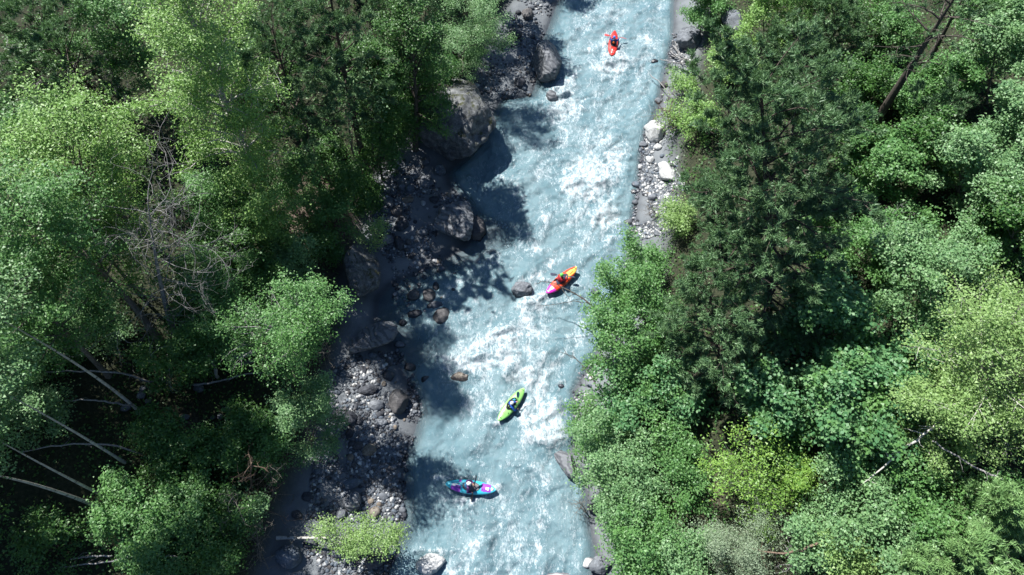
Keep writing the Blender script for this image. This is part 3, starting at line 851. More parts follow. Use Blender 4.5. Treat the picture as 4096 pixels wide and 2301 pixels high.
LOG = []
def tree(name, label, sp, base, top, Rm, leaves, ls=0.095, t0=0.35, bark='grey', h=None, nl=None, sig=0.27, asp=0.72, cat='tree', tr=None,
         bend=0.25, group=None, up=(15, 65), stems=1, squash=1.0, droop=0.0, seed=0, bias=None, biasw=0.0, dens=1.0, base_z=None, leafup=0.9, shape='round', hmin=1.35):
    r = np.random.default_rng(int(abs(base[0]) * 3 + abs(base[1]) * 7 + abs(top[0]) + seed))
    Bp = on_ground(*base)
    if base_z is not None: Bp = at(base[0], base[1], base_z)
    if h is None: h = max(solve_top(Bp, top, None)[1], hmin * Rm)
    Tp, h = solve_top(Bp, top, h)
    LOG.append((name, label[:46], round(h, 1), round(float(np.hypot(*(Tp - Bp)[:2])), 1)))
    Ln = np.linalg.norm(Tp - Bp)
    root = empty(name, tuple(Bp))
    tag(root, label, cat, group)
    T0, T1 = Tubes(), Tubes()
    tr = tr or max(0.035, 0.016 * Ln + 0.01)
    clumps, cdir, cw = [], [], []
    nl = nl or int(10 + 2.2 * Ln)
    trunk_dir = unit(Tp - Bp)
    lines = []
    for s in range(stems):
        if stems == 1: e = Tp - Bp
        else:
            az = s * 2 * np.pi / stems + r.uniform(0, 1)
            e = (Tp - Bp) * r.uniform(0.75, 1.0) + np.array([math.cos(az), math.sin(az), 0]) * Rm * r.uniform(0.3, 0.7)
        bv = r.normal(size=3) * bend * np.array([1, 1, .3]) * Ln * 0.12
        pts = spline(np.array([0, 0, -0.15]), e, bv, 12)
        rad = tr / math.sqrt(stems) * (1 - 0.88 * np.linspace(0, 1, 12)) * np.where(np.arange(12) == 0, 1.35, 1)
        T0.add(pts, rad, 7)
        lines.append((pts, rad))
    for k in range(nl):
        pts, rad = lines[k % stems]
        u_ = t0 + (1 - t0) * ((k // stems + r.uniform(0.2, .8)) / max(1, nl // stems))
        u_ = min(u_, 0.995)
        i = u_ * 11
        i0 = int(i)
        st = pts[i0] * (1 - i + i0) + pts[min(i0 + 1, 11)] * (i - i0)
        tq = (u_ - t0) / (1 - t0)
        if shape == 'cone': prof = 1.05 - 0.9 * tq
        elif shape == 'top': prof = 0.45 + 0.65 * math.sin(math.pi * (0.2 + 0.62 * tq))
        else: prof = 0.30 + 0.72 * math.sin(math.pi * (0.12 + 0.80 * tq)) ** 0.8
        ll = Rm * prof * r.uniform(0.72, 1.18)
        az = k * 2.39996 + r.uniform(-.5, .5)
        el = R(up[0] + (up[1] - up[0]) * tq + r.uniform(-12, 12))
        d = np.array([math.cos(az) * math.cos(el), math.sin(az) * math.cos(el), math.sin(el)])
        if bias is not None: d = unit(d + np.array(bias) * biasw)
        en = d * ll * np.array([1, 1, squash]) + np.array([0, 0, -droop * ll])
        bp = st + spline(np.zeros(3), en, np.array([0, 0, (0.10 + droop * 0.4) * ll]) + r.normal(size=3) * 0.05 * ll, 5)
        rr = min(rad[min(i0, 11)] * 0.6, 0.055 + 0.008 * ll)
        T1.add(bp, rr * (1 - 0.85 * np.linspace(0, 1, 5)), 4)
        ns = max(3, int(2.2 * ll * dens + 2.0))
        for j in range(ns):
            q = 0.22 + 0.78 * (j + r.random()) / ns
            f = q * 4
            f0 = min(int(f), 3)
            s0 = bp[f0] * (1 - f + f0) + bp[f0 + 1] * (f - f0)
            dd = unit(d + r.normal(size=3) * np.array([.85, .85, .42]))
            sl = ll * r.uniform(0.20, 0.42) * (1.15 - 0.5 * q) + 0.18
            e2 = s0 + dd * sl + np.array([0, 0, -droop * sl * 0.6])
            T1.add(np.stack([s0, e2]), rr * np.array([0.36, 0.1]), 3)
            m_ = max(2, int(sl / 0.22))
            for c in range(m_):
                w = (c + 1) / m_
                clumps.append(s0 * (1 - w) + e2 * w + r.normal(size=3) * 0.04)
                cdir.append(dd)
                cw.append(r.exponential() + 0.15)
    ls *= 1.18 if sp not in ('pine', 'fir') else 1.25
    leaves = int(leaves * ((1.08 if ls < 0.13 else 0.95) if sp not in ('pine', 'fir') else 0.45))
    sig *= 0.78
    C = np.array(clumps)
    D = np.array(cdir)
    W = np.array(cw)
    bm_ = BARK[bark]
    obj('trunk', T0.mesh('trunk'), bm_, root)
    obj('branches', T1.mesh('branches'), bm_, root)
    if sp in ('pine', 'fir') :
        per = 20 if sp == 'pine' else 14
        n = leaves // per
        if sp == 'pine': W = W ** 1.7
        k = r.choice(len(C), n, p=W / W.sum())
        c = C[k] + r.normal(size=(n, 3)) * sig * (0.8 if sp == 'pine' else 1) * np.array([1, 1, .55])
        d = unit(D[k] + np.array([0, 0, 0.9 if sp == 'pine' else 0.15]))
        me = needle_mesh(c, d, per, ls, ls * (0.215 if sp == 'pine' else 0.27), r, 1.0 if sp == 'pine' else 0.7)
    else:
        k = r.choice(len(C), leaves, p=W / W.sum())
        c = C[k] + r.normal(size=(leaves, 3)) * sig * np.array([1, 1, .6])
        out_ = unit(c - C.mean(0))
        nn = unit(np.array([0, 0, leafup]) + 0.35 * out_ + 0.62 * r.normal(size=(leaves, 3)))
        me = leaf_mesh(c, nn, ls, asp, r)
    obj('crown', me, LEAF[sp], root)
    return root

def dead_tree(name, label, base, top, Rm, nl=22, bark='dead', h=None, curl=0.5, tr=None, t0=0.35, bias=None, biasw=0.0, cat='tree', fine=4, thick=1.0, group=None, base_z=None):
    r = np.random.default_rng(int(base[0] * 5 + base[1] * 3 + top[1]))
    Bp = on_ground(*base)
    if base_z is not None: Bp = at(base[0], base[1], base_z)
    Tp, h = solve_top(Bp, top, h)
    LOG.append((name, label[:46], round(h, 1), round(float(np.hypot(*(Tp - Bp)[:2])), 1)))
    Ln = np.linalg.norm(Tp - Bp)
    root = tag(empty(name, tuple(Bp)), label, cat, group)
    T0, T1 = Tubes(), Tubes()
    tr = tr or (0.015 * Ln + 0.01)
    pts = spline(np.array([0, 0, -.15]), Tp - Bp, r.normal(size=3) * 0.03 * Ln, 12)
    T0.add(pts, tr * (1 - 0.9 * np.linspace(0, 1, 12)), 7)
    def limb(st, d, ll, rr, lev):
        n = 8
        p = [st]
        dd = d.copy()
        ax = unit(r.normal(size=3))
        for _ in range(n - 1):
            dd = unit(dd + np.cross(ax, dd) * curl * r.uniform(0.1, 0.7) + r.normal(size=3) * 0.16)
            p.append(p[-1] + dd * ll / (n - 1))
        p = np.array(p)
        T1.add(p, rr * (1 - 0.75 * np.linspace(0, 1, n)), 4 if lev == 0 else 3)
        if lev < 2:
            for j in range(fine + (1 if lev == 0 else -1)):
                i = r.integers(2, n)
                limb(p[i], unit(p[i] - p[i - 1] + r.normal(size=3) * 0.75), ll * r.uniform(.35, .6), rr * 0.55, lev + 1)
    for k in range(nl):
        u_ = t0 + (1 - t0) * (k + r.random()) / nl
        i = min(u_ * 11, 10.99)
        i0 = int(i)
        st = pts[i0] * (1 - i + i0) + pts[i0 + 1] * (i - i0)
        az = k * 2.4 + r.uniform(-.4, .4)
        el = R(r.uniform(0, 50))
        d = np.array([math.cos(az) * math.cos(el), math.sin(az) * math.cos(el), math.sin(el)])
        if bias is not None: d = unit(d + np.array(bias) * biasw)
        limb(st, d, Rm * r.uniform(.6, 1.15) * (1.1 - 0.5 * u_), thick * (0.022 + 0.006 * Rm), 0)
    obj('trunk', T0.mesh('trunk'), BARK[bark], root)
    obj('branches', T1.mesh('branches'), BARK[bark], root)
    return root

def log(name, label, pts, r0, r1, bark='dead', twigs=3, cat='log', group=None):
    """a fallen stem: photo points with heights above the ground"""
    P = []
    for (x, y, dz) in pts:
        g = on_ground(x, y)
        z = max(g[2], 0) + dz
        P.append(at(x, y, z))
    P = np.array(P)
    o0 = P[0].copy()
    P -= o0
    n = 14
    tt_ = np.linspace(0, len(P) - 1, n)
    Q = np.stack([np.interp(tt_, np.arange(len(P)), P[:, k]) for k in range(3)], 1)
    Q[1:-1] = 0.25 * Q[:-2] + 0.5 * Q[1:-1] + 0.25 * Q[2:]
    r = np.random.default_rng(int(pts[0][0] + pts[0][1]))
    Q += r.normal(size=Q.shape) * 0.02
    T0 = Tubes()
    rad = np.linspace(r0, r1, n)
    rad[-1] *= 0.3
    T0.add(Q, rad, 6)
    root = tag(empty(name, tuple(o0)), label, cat, group)
    obj('stem', T0.mesh('stem'), BARK[bark], root)
    if twigs:
        for k in range(twigs):
            T1 = Tubes()
            i = r.integers(2, n - 1)
            d = unit(Q[i + 1 if i + 1 < n else i] - Q[i - 1] + r.normal(size=3) * np.array([1, 1, .7]))
            l = r.uniform(.5, 1.4) * (0.5 + 8 * r0)
            pp = [Q[i]]
            for _ in range(5):
                d = unit(d + r.normal(size=3) * 0.35 + np.array([0, 0, .05]))
                pp.append(pp[-1] + d * l / 5)
            T1.add(np.array(pp), r0 * np.linspace(.38, .08, 6), 4)
            obj('twig', T1.mesh('twig'), BARK[bark], root)
    return root

# ---- left wood
tree('aspen_tree', 'tall bright yellow-green aspen, highest crown of the upper left wood', 'aspen', (1105, 925), (735, 10), 3.7, 40000, 0.088, 0.30, 'birch', sig=0.30, nl=46)
tree('aspen_tree', 'bright aspen filling the left edge, its crown top lit yellow', 'aspen', (700, 1060), (235, 560), 3.6, 26000, 0.088, 0.35, 'grey', sig=0.30, nl=42)
tree('aspen_tree', 'leafy aspen whose bare lower trunk slants into the dark wood', 'alder', (640, 1375), (60, 860), 3.3, 22000, 0.09, 0.42, 'grey', sig=0.30, nl=36)
tree('aspen_tree', 'aspen behind the dead bare tree, middle of the left wood', 'aspen', (560, 1180), (330, 860), 2.5, 13000, 0.09, 0.3, 'grey')
dead_tree('dead_tree', 'dead grey tree with a tangle of curling bare branches', (690, 1335), (590, 800), 5.0, 28, h=10.0, curl=0.6, bias=(1, .3, 0), biasw=0.5, fine=5, t0=0.22, thick=0.42)
dead_tree('dead_tree', 'bare tree with white curling twigs near the top left', (520, 470), (400, 150), 2.8, 18, curl=0.8, bias=(.8, -.6, 0), biasw=0.7, bark='dead', fine=3, thick=0.7)
dead_tree('dead_tree', 'thin dead tree in shade at the upper left edge', (330, 430), (60, 240), 3.0, 16, curl=0.6, bias=(0, -1, 0), biasw=0.5, bark='dead', fine=3, thick=0.6)
tree('pine_tree', 'dark pine in the top left corner', 'pine', (500, 480), (120, 60), 3.0, 80000, 0.16, 0.35, 'pine', nl=34, sig=0.16, up=(-5, 45))
tree('pine_tree', 'slim shaded pine at the left edge below the corner pine', 'pine', (260, 520), (30, 300), 1.9, 30000, 0.15, 0.3, 'pine', nl=26, sig=0.16, up=(-5, 45))
tree('broadleaf_tree', 'shaded broadleaf between the corner pine and the tall bright aspen', 'alder', (640, 420), (430, 40), 2.4, 13000, 0.095, 0.3, 'grey')
tree('broadleaf_tree', 'dim broadleaf at the left edge above the yellow-lit aspen', 'alder', (260, 700), (40, 500), 1.9, 9000, 0.095, 0.3, 'grey')
tree('pine_tree', 'tall dark pine with visible brown trunk right of the tall aspen', 'pine', (1268, 735), (1090, 110), 2.9, 125000, 0.16, 0.34, 'pine', nl=46, sig=0.16, up=(-8, 45))
tree('pine_tree', 'dark pine at the top edge between aspen and river wood', 'pine', (1470, 710), (1310, -80), 2.5, 95000, 0.16, 0.3, 'pine', nl=40, sig=0.16, up=(-8, 45))
tree('pine_tree', 'shaded pine cut by the top edge, nearest the river on the left', 'pine', (1630, 520), (1560, -130), 2.2, 50000, 0.16, 0.25, 'pine', nl=36, sig=0.16, up=(-8, 45))
tree('broadleaf_tree', 'deep green rounded tree behind the huge mossy boulder', 'dark', (1660, 600), (1625, 60), 2.7, 22000, 0.10, 0.2, 'dark')
tree('broadleaf_tree', 'small deep green tree left of the rounded one', 'dark', (1560, 640), (1500, 230), 2.1, 13000, 0.10, 0.2, 'dark')
tree('willow_tree', 'silvery willow reaching over the cobbles at the top', 'willow', (1830, 300), (1900, 30), 3.3, 22000, 0.085, 0.2, 'grey', asp=0.5, bias=(1, -.2, 0), biasw=0.4)
tree('willow_tree', 'second silvery willow cut by the top edge', 'willow', (1700, 100), (1700, -60), 2.0, 8000, 0.085, 0.2, 'grey', asp=0.5)
tree('birch_tree', 'slender birch with pale sparse leaves, left of a close pair', 'willow', (1432, 690), (1395, 330), 1.0, 700, 0.12, 0.6, 'grey', nl=14, tr=0.10)
tree('birch_tree', 'slender birch with pale sparse leaves, right of a close pair', 'willow', (1478, 715), (1462, 330), 1.3, 1300, 0.12, 0.5, 'grey', nl=18, tr=0.10)
tree('broadleaf_tree', 'light green tree low on the bank left of the birch pair', 'alder', (1230, 850), (1200, 690), 1.7, 9000, 0.095, 0.15, 'grey')
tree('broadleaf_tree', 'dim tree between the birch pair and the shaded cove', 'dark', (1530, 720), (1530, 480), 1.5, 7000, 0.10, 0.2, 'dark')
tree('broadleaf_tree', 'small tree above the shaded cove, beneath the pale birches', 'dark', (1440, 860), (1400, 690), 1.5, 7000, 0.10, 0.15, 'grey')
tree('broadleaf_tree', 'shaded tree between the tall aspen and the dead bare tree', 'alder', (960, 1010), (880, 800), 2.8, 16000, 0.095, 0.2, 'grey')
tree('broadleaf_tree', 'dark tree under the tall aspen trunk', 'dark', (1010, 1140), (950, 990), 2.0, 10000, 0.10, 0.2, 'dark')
tree('broadleaf_tree', 'leafy tree right of the dead bare tree', 'alder', (870, 1240), (800, 1080), 1.9, 10000, 0.09, 0.2, 'grey')
tree('leaning_tree', 'bright green tree leaning out over the gravel on a curved limb', 'alder', (900, 1420), (1360, 1240), 2.4, 13000, 0.085, 0.45, 'dead', h=7.0, nl=30, bend=0.5)
tree('leaning_tree', 'lower bough of bright leaves under the leaning tree', 'alder', (930, 1460), (1290, 1340), 1.8, 6500, 0.085, 0.45, 'grey', h=5.5, nl=22)
tree('broadleaf_tree', 'green tree left of the leaning tree, over the dark gap', 'alder', (920, 1380), (880, 1210), 2.0, 12000, 0.09, 0.2, 'grey')
tree('broadleaf_tree', 'dim tree above the dark wood clearing', 'dark', (800, 1520), (740, 1380), 2.0, 9000, 0.1, 0.2, 'dark')
tree('willow_bush', 'pale grey-green bush at the head of the lower gravel bar', 'willow', (1250, 1790), (1225, 1560), 2.0, 13000, 0.085, 0.1, 'grey', cat='bush', stems=3, h=4.6)
tree('broadleaf_tree', 'small bush leaning out over the speckled cliff-like boulder', 'birch', (1440, 985), (1520, 920), 1.0, 1900, 0.08, 0.2, 'dead', h=2.2, nl=14, cat='bush')
# the leaning birches of the lower left
tree('birch_tree', 'longest leaning birch, its pale trunk crossing the dark wood', 'willow', (562, 1650), (-130, 1210), 1.9, 5000, 0.09, 0.86, 'birch', tr=0.09, bend=0.3)
tree('birch_tree', 'second leaning birch below the longest one', 'willow', (500, 1852), (-60, 1535), 1.9, 6000, 0.09, 0.88, 'birch', tr=0.075, bend=0.35)
tree('birch_tree', 'third leaning birch, entering from the left edge', 'willow', (402, 1978), (-110, 1705), 1.8, 6000, 0.09, 0.9, 'birch', tr=0.075, bend=0.35)
tree('birch_tree', 'lowest leaning birch with a bright bare trunk', 'willow', (396, 2030), (-170, 1880), 1.8, 4000, 0.09, 0.85, 'birch', tr=0.09, bend=0.3)

tree('low_tree', 'leafy low tree between the long birch trunks at the left edge', 'willow', (200, 1700), (110, 1600), 1.7, 8000, 0.09, 0.2, 'grey', h=3.2)
tree('low_tree', 'leafy low tree under the longest birch trunk at the left edge', 'willow', (130, 1480), (60, 1400), 1.6, 7500, 0.09, 0.2, 'grey', h=3.0)
log('fallen_limb', 'curved pale limb lying across the longest leaning birch', [(180, 1488, 1.8), (330, 1480, 2.0), (480, 1490, 1.6), (560, 1516, .9), (640, 1530, .3)], 0.035, 0.06)
log('fallen_limb', 'pale limb lying below the curved one in the dark wood', [(255, 1604, 1.4), (350, 1598, 1.6), (430, 1606, 1.2), (505, 1622, .4)], 0.03, 0.055)
log('fallen_limb', 'long thin limb across the second leaning birch', [(90, 1808, 1.4), (220, 1782, 1.6), (310, 1773, 1.5), (460, 1782, 1), (570, 1820, .2)], 0.028, 0.05)
log('fallen_limb', 'pale limb low in the bottom left undergrowth', [(235, 2270, .5), (400, 2255, .9), (500, 2230, 1.1), (620, 2224, 1.2), (720, 2226, .8)], 0.028, 0.05)
log('fallen_limb', 'short pale limb above the lowest one, bottom left', [(285, 2238, .5), (360, 2226, .8), (450, 2222, .8)], 0.03, 0.045)
log('fallen_limb', 'dim limb in the dark wood beside the fallen trunk', [(770, 1540, .8), (860, 1530, .8), (960, 1500, .7), (1050, 1490, .5)], 0.06, 0.035)
log('stump_stem', 'short white stem standing by the grey boulder', [(870, 1510, .1), (850, 1450, 1.0), (832, 1415, 2.0)], 0.10, 0.07, 'birch', 1)
for (px, py, tx, ty, rr, n, sp, lb) in [
    (520, 2090, 500, 1990, 1.5, 6500, 'alder', 'leafy bush right below the lowest leaning birch'),
    (650, 2200, 640, 2110, 1.5, 6500, 'alder', 'wide bush left of centre in the bottom left undergrowth'),
    (760, 2080, 750, 2000, 1.5, 6000, 'alder', 'bush in the middle of the lower left wood'),
    (900, 2120, 890, 2050, 1.3, 5000, 'dark', 'dark bush beside the bare brown thicket'),
    (1000, 2060, 985, 2010, 1.0, 3500, 'willow', 'small blue-green bush against the bare brown thicket'),
    (720, 1860, 700, 1780, 1.5, 5000, 'dark', 'dim bush under the second leaning birch'),
    (900, 1880, 880, 1800, 1.5, 5000, 'dark', 'dim bush left of the still backwater'),
    (1010, 1760, 1000, 1670, 1.6, 6000, 'dark', 'dark bush left of the pale grey-green bush'),
    (1080, 1830, 1075, 1760, 1.2, 4500, 'alder', 'green bush below the pale grey-green bush'),
    (640, 1760, 630, 1700, 1.2, 3500, 'dark', 'low bush in the dark wood clearing'),
    (240, 2200, 220, 2120, 1.4, 3500, 'dark', 'shaded bush in the blackest corner of the wood'),
    (620, 2295, 610, 2260, 1.0, 3000, 'alder', 'yellowish bush at the bottom edge on the left'),
    (860, 2290, 850, 2230, 1.4, 4500, 'dark', 'dark bush at the bottom edge left of the smooth boulder'),
    (1080, 1200, 1060, 1120, 1.4, 5500, 'alder', 'bush above the leaning tree, near the speckled boulder'),
    (1180, 1080, 1170, 1000, 1.4, 5500, 'willow', 'blue-green bush on the leaf-littered bank'),
    (1300, 1010, 1290, 950, 1.1, 3500, 'dark', 'bush left of the leaf-littered bank stones'),
    (1330, 900, 1330, 830, 1.3, 4500, 'alder', 'bush directly above the leaf-littered bank'),
    (1480, 800, 1490, 760, 0.9, 2500, 'dark', 'low bush hanging over the shaded cove'),
    (1120, 980, 1110, 920, 1.2, 4000, 'dark', 'bush at the foot of the tall bright aspen'),
    (1290, 640, 1290, 560, 1.3, 4500, 'dark', 'dim bush between tall pine and birch pair'),
    (1560, 560, 1560, 510, 1.0, 3000, 'dark', 'dim bush left of the huge mossy boulder'),
    (1690, 540, 1720, 500, 0.9, 2200, 'dark', 'ferny bush growing on the huge mossy boulder'),
    (1860, 250, 1870, 200, 0.9, 2500, 'alder', 'bush at the edge of the upper cobble bar'),
    (430, 1330, 400, 1260, 1.6, 6000, 'willow', 'blue-green bush over the dark gap at left'),
    (250, 1450, 220, 1370, 1.2, 3500, 'alder', 'grey-green bush beside the longest leaning birch'),
    (1000, 280, 985, 180, 1.7, 5500, 'dark', 'dark tree top between aspen and dark pine'),
    (1170, 1330, 1160, 1290, 1.3, 4000, 'alder', 'leaf mass beneath the curved limb of the leaning tree')]:
    tree('shrub', lb, sp, (px, py), (tx, ty), rr, n, 0.10, 0.08, 'dark', cat='bush', stems=3, nl=21, up=(10, 60))
for (px, py, tx, ty, rr, lb) in [
    (1030, 2050, 1010, 1840, 1.6, 'bare brown thicket of twigs left of the backwater'),
    (1090, 1980, 1080, 1850, 1.4, 'bare twiggy shrub right of the brown thicket'),
    (1040, 2250, 1020, 2080, 1.5, 'bare brown shrub beside the base of the white birch trunk'),
    (960, 2180, 930, 1980, 1.6, 'bare greyish shrub left of the brown thicket'),
    (1120, 1900, 1150, 1800, 1.2, 'bare twigs at the edge of the backwater'),
    (1300, 1440, 1290, 1400, 1.2, 'bare roots and twigs under the leaning tree')]:
    dead_tree('bare_shrub', lb, (px, py), (tx, ty), rr, 16, 'reddish' if tx == 1010 else 'grey', curl=0.35, t0=0.05, cat='bush', fine=3, thick=0.8)
tree('leaning_birch', 'white-barked birch lying out over the bar with yellow-green leaves', 'birch', (1105, 2150), (1590, 2150), 0.78, 5500, 0.075, 0.5, 'birch', h=1.5, nl=30, tr=0.085, bend=0.05, up=(0, 40), base_z=0.9)
tree('birch_sapling', 'yellow-green sapling top behind the lying white birch', 'birch', (1250, 2130), (1330, 2110), 0.5, 900, 0.075, 0.3, 'birch', h=1.6, nl=14, cat='bush')

tree('broadleaf_tree', 'tall tree just beyond the top edge, left of the river', 'alder', (1960, -20), (1900, -420), 2.6, 15000, 0.11, 0.2, 'grey')
tree('broadleaf_tree', 'second tree beyond the top edge, closer to the water', 'alder', (2110, -150), (2100, -520), 2.4, 10000, 0.11, 0.2, 'grey')
tree('broadleaf_tree', 'tree beyond the top edge on the right shore', 'alder', (2620, -330), (2640, -560), 2.2, 9000, 0.11, 0.2, 'grey')
tree('broadleaf_tree', 'dim tree left of the dark pine at the top', 'dark', (1120, 420), (1080, 200), 2.2, 9000, 0.11, 0.2, 'dark')

tree('broadleaf_tree', 'dark tree under the corner pine, left edge', 'dark', (300, 330), (220, 200), 2.2, 8000, 0.11, 0.2, 'dark')

tree('broadleaf_tree', 'bright bough of leaves at the right foot of the tall aspen', 'aspen', (1130, 1010), (1000, 700), 1.9, 10000, 0.10, 0.3, 'grey')
tree('broadleaf_tree', 'dim tree at the top right behind the slanting trunk', 'alder', (3800, 430), (3820, 290), 1.7, 6000, 0.12, 0.2, 'grey')
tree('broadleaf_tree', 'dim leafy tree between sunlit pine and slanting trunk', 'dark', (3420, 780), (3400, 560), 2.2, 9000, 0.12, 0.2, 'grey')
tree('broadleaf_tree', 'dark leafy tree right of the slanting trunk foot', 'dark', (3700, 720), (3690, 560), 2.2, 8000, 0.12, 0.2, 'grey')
tree('broadleaf_tree', 'leafy tree at the right edge between hazel and dark gap', 'willow', (4000, 900), (4000, 760), 2.2, 8000, 0.11, 0.2, 'grey')
for (px, py, tx, ty, rr, bz, lb) in [
    (1700, 400, 1690, 350, 1.5, 2.6, 'dark bush draped over the top of the huge mossy boulder'),
    (1620, 480, 1630, 430, 1.4, 2.2, 'dark bush on the left shoulder of the huge mossy boulder'),
    (1760, 330, 1770, 290, 1.1, 2.4, 'bush behind the huge mossy boulder, towards the upper bar')]:
    tree('shrub', lb, 'dark', (px, py), (tx, ty), rr, 5500, 0.10, 0.05, 'dark', cat='bush', stems=3, nl=24, base_z=bz)
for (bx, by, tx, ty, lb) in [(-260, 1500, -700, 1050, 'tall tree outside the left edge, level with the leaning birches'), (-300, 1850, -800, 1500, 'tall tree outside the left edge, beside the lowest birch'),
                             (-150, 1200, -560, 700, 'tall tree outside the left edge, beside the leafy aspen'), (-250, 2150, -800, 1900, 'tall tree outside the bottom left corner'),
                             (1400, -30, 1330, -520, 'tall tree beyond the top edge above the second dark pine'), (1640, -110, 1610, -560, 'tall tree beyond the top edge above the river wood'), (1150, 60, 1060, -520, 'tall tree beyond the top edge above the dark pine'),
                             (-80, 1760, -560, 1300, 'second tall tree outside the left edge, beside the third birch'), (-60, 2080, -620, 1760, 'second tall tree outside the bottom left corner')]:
    tree('broadleaf_tree', lb, 'dark', (bx, by), (tx, ty), 3.2, 12000, 0.12, 0.25, 'dark', nl=34)  # wood continued out of view, added to shade the left and top
tree('broadleaf_tree', 'leafy tree filling the gap left of the slanting bare trunk', 'dark', (3400, 460), (3420, 330), 2.0, 8000, 0.11, 0.15, 'grey')
tree('broadleaf_tree', 'leafy tree at the top edge right of the slanting bare trunk', 'alder', (3900, 180), (3940, 20), 2.0, 8000, 0.11, 0.15, 'grey')
tree('broadleaf_tree', 'leafy tree under the boughs at the top, left of the slanting trunk', 'alder', (3560, 250), (3550, 90), 1.9, 8000, 0.11, 0.15, 'grey')
tree('broadleaf_tree', 'dim leafy tree beside the top edge pine crown', 'dark', (3440, 210), (3440, 80), 1.8, 7000, 0.11, 0.15, 'grey')


tree('shrub', 'low bush hiding the foot of the slanting bare trunk', 'alder', (3610, 440), (3620, 380), 1.3, 4500, 0.105, 0.06, 'grey', cat='bush', stems=3, nl=24)
tree('shrub', 'low bush right of the slanting bare trunk', 'dark', (3720, 380), (3740, 320), 1.3, 4500, 0.105, 0.06, 'grey', cat='bush', stems=3, nl=24)
tree('shrub', 'low dark bush under the boughs left of the slanting trunk', 'dark', (3530, 400), (3540, 330), 1.3, 4500, 0.105, 0.06, 'grey', cat='bush', stems=3, nl=24)
tree('aspen_tree', 'tall dim aspen at the left edge beside the leafy slanting one', 'alder', (130, 1390), (-300, 900), 3.5, 15000, 0.10, 0.35, 'grey')  # this and the next crown added to shade the lower left wood
tree('aspen_tree', 'tall aspen over the longest leaning birch, left edge', 'alder', (430, 1500), (30, 1080), 2.9, 15000, 0.10, 0.45, 'grey')
# ---- right bank
tree('pine_tree', 'largest pine on the right bank, trunk showing through its crown', 'pine', (3075, 1330), (3045, 330), 3.4, 320000, 0.17, 0.14, 'pine', nl=60, sig=0.17, up=(-10, 40), shape='top', tr=0.26)
tree('pine_tree', 'lower pine mass shading the slope below the largest pine', 'pine', (2900, 1560), (2840, 1180), 2.6, 110000, 0.17, 0.2, 'pine', nl=40, sig=0.17, up=(-10, 40), shape='top')
tree('pine_tree', 'sunlit pine above the largest one on the right bank', 'pine', (3250, 860), (3130, 200), 2.8, 120000, 0.16, 0.25, 'pine', nl=46, sig=0.17, up=(-10, 45))
tree('pine_tree', 'pine at the river edge, leftmost of the right bank pines', 'pine', (2890, 970), (2860, 730), 1.9, 52000, 0.16, 0.15, 'pine', nl=34, sig=0.17, up=(-5, 45))
tree('pine_tree', 'bare-trunked pine slanting out through the top right edge', 'pine', (3487, 515), (3850, -60), 2.6, 7000, 0.17, 0.5, 'dark', nl=16, sig=0.17, up=(-10, 30), tr=0.30, bend=0.02, bias=(-.8, 0, 0), biasw=0.6)
tree('pine_tree', 'thin dark pine stem beside the slanting bare trunk', 'pine', (3700, 280), (3880, -60), 2.0, 14000, 0.17, 0.6, 'dark', nl=14, sig=0.17, tr=0.18, bend=0.02)
tree('pine_tree', 'shaded pine crown below the slanting bare trunk', 'pine', (3760, 640), (3740, 420), 2.0, 26000, 0.16, 0.25, 'pine', nl=26, sig=0.17)
tree('pine_tree', 'pine crown left of the slanting trunk at the top', 'pine', (3340, 330), (3350, 40), 2.2, 45000, 0.16, 0.3, 'pine', nl=30, sig=0.17)
tree('broadleaf_tree', 'green bush tree at the top of the right shore', 'alder', (2800, 130), (2800, -10), 2.0, 12000, 0.10, 0.15, 'grey')
tree('broadleaf_tree', 'light green tree right of the grey outcrop, top', 'aspen', (3060, 170), (3050, -20), 2.4, 13000, 0.10, 0.15, 'grey')
tree('broadleaf_tree', 'sunlit bush above the largest pine, near the driftwood', 'aspen', (2920, 330), (2920, 200), 1.7, 9000, 0.10, 0.12, 'grey', cat='bush', stems=2)
tree('broadleaf_tree', 'light leafy tree at the top edge, middle right', 'fir', (3250, 230), (3230, -20), 2.4, 60000, 0.15, 0.2, 'grey', nl=36, sig=0.2)
tree('hazel_tree', 'big-leaved hazel filling the top right corner', 'willow', (3950, 420), (4010, 120), 3.0, 17000, 0.11, 0.2, 'grey', asp=0.8)
tree('hazel_tree', 'hazel at the right edge below the corner one', 'willow', (4050, 720), (4090, 450), 2.8, 16000, 0.11, 0.2, 'grey', asp=0.8)
tree('hazel_tree', 'hazel in the middle right wood under the shaded pine', 'willow', (3840, 820), (3860, 620), 2.6, 15000, 0.11, 0.2, 'grey', asp=0.8)
tree('hazel_tree', 'hazel left of the middle one, beside the sunlit pine', 'alder', (3560, 800), (3560, 640), 2.2, 9500, 0.12, 0.2, 'grey', asp=0.8)
tree('hazel_tree', 'dim hazel at the right edge over the dark gap', 'dark', (4040, 1020), (4070, 880), 2.2, 7000, 0.11, 0.2, 'grey', asp=0.8)
tree('young_tree', 'young tree with a thin straight stem on the right slope', 'willow', (3632, 1440), (3600, 1000), 2.1, 8500, 0.11, 0.45, 'grey', tr=0.12, asp=0.8)
dead_tree('dead_tree', 'leafless whitish sapling beside the thin-stemmed young tree', (3640, 1120), (3560, 850), 1.6, 14, curl=0.3, fine=3, thick=0.7, t0=0.2)
tree('broadleaf_tree', 'leafy tree left of the thin-stemmed young tree', 'alder', (3480, 1130), (3470, 960), 2.0, 9500, 0.105, 0.15, 'grey')
tree('broadleaf_tree', 'bushy tree right of the thin-stemmed young tree', 'willow', (3800, 1180), (3790, 1030), 2.0, 9500, 0.105, 0.15, 'grey')
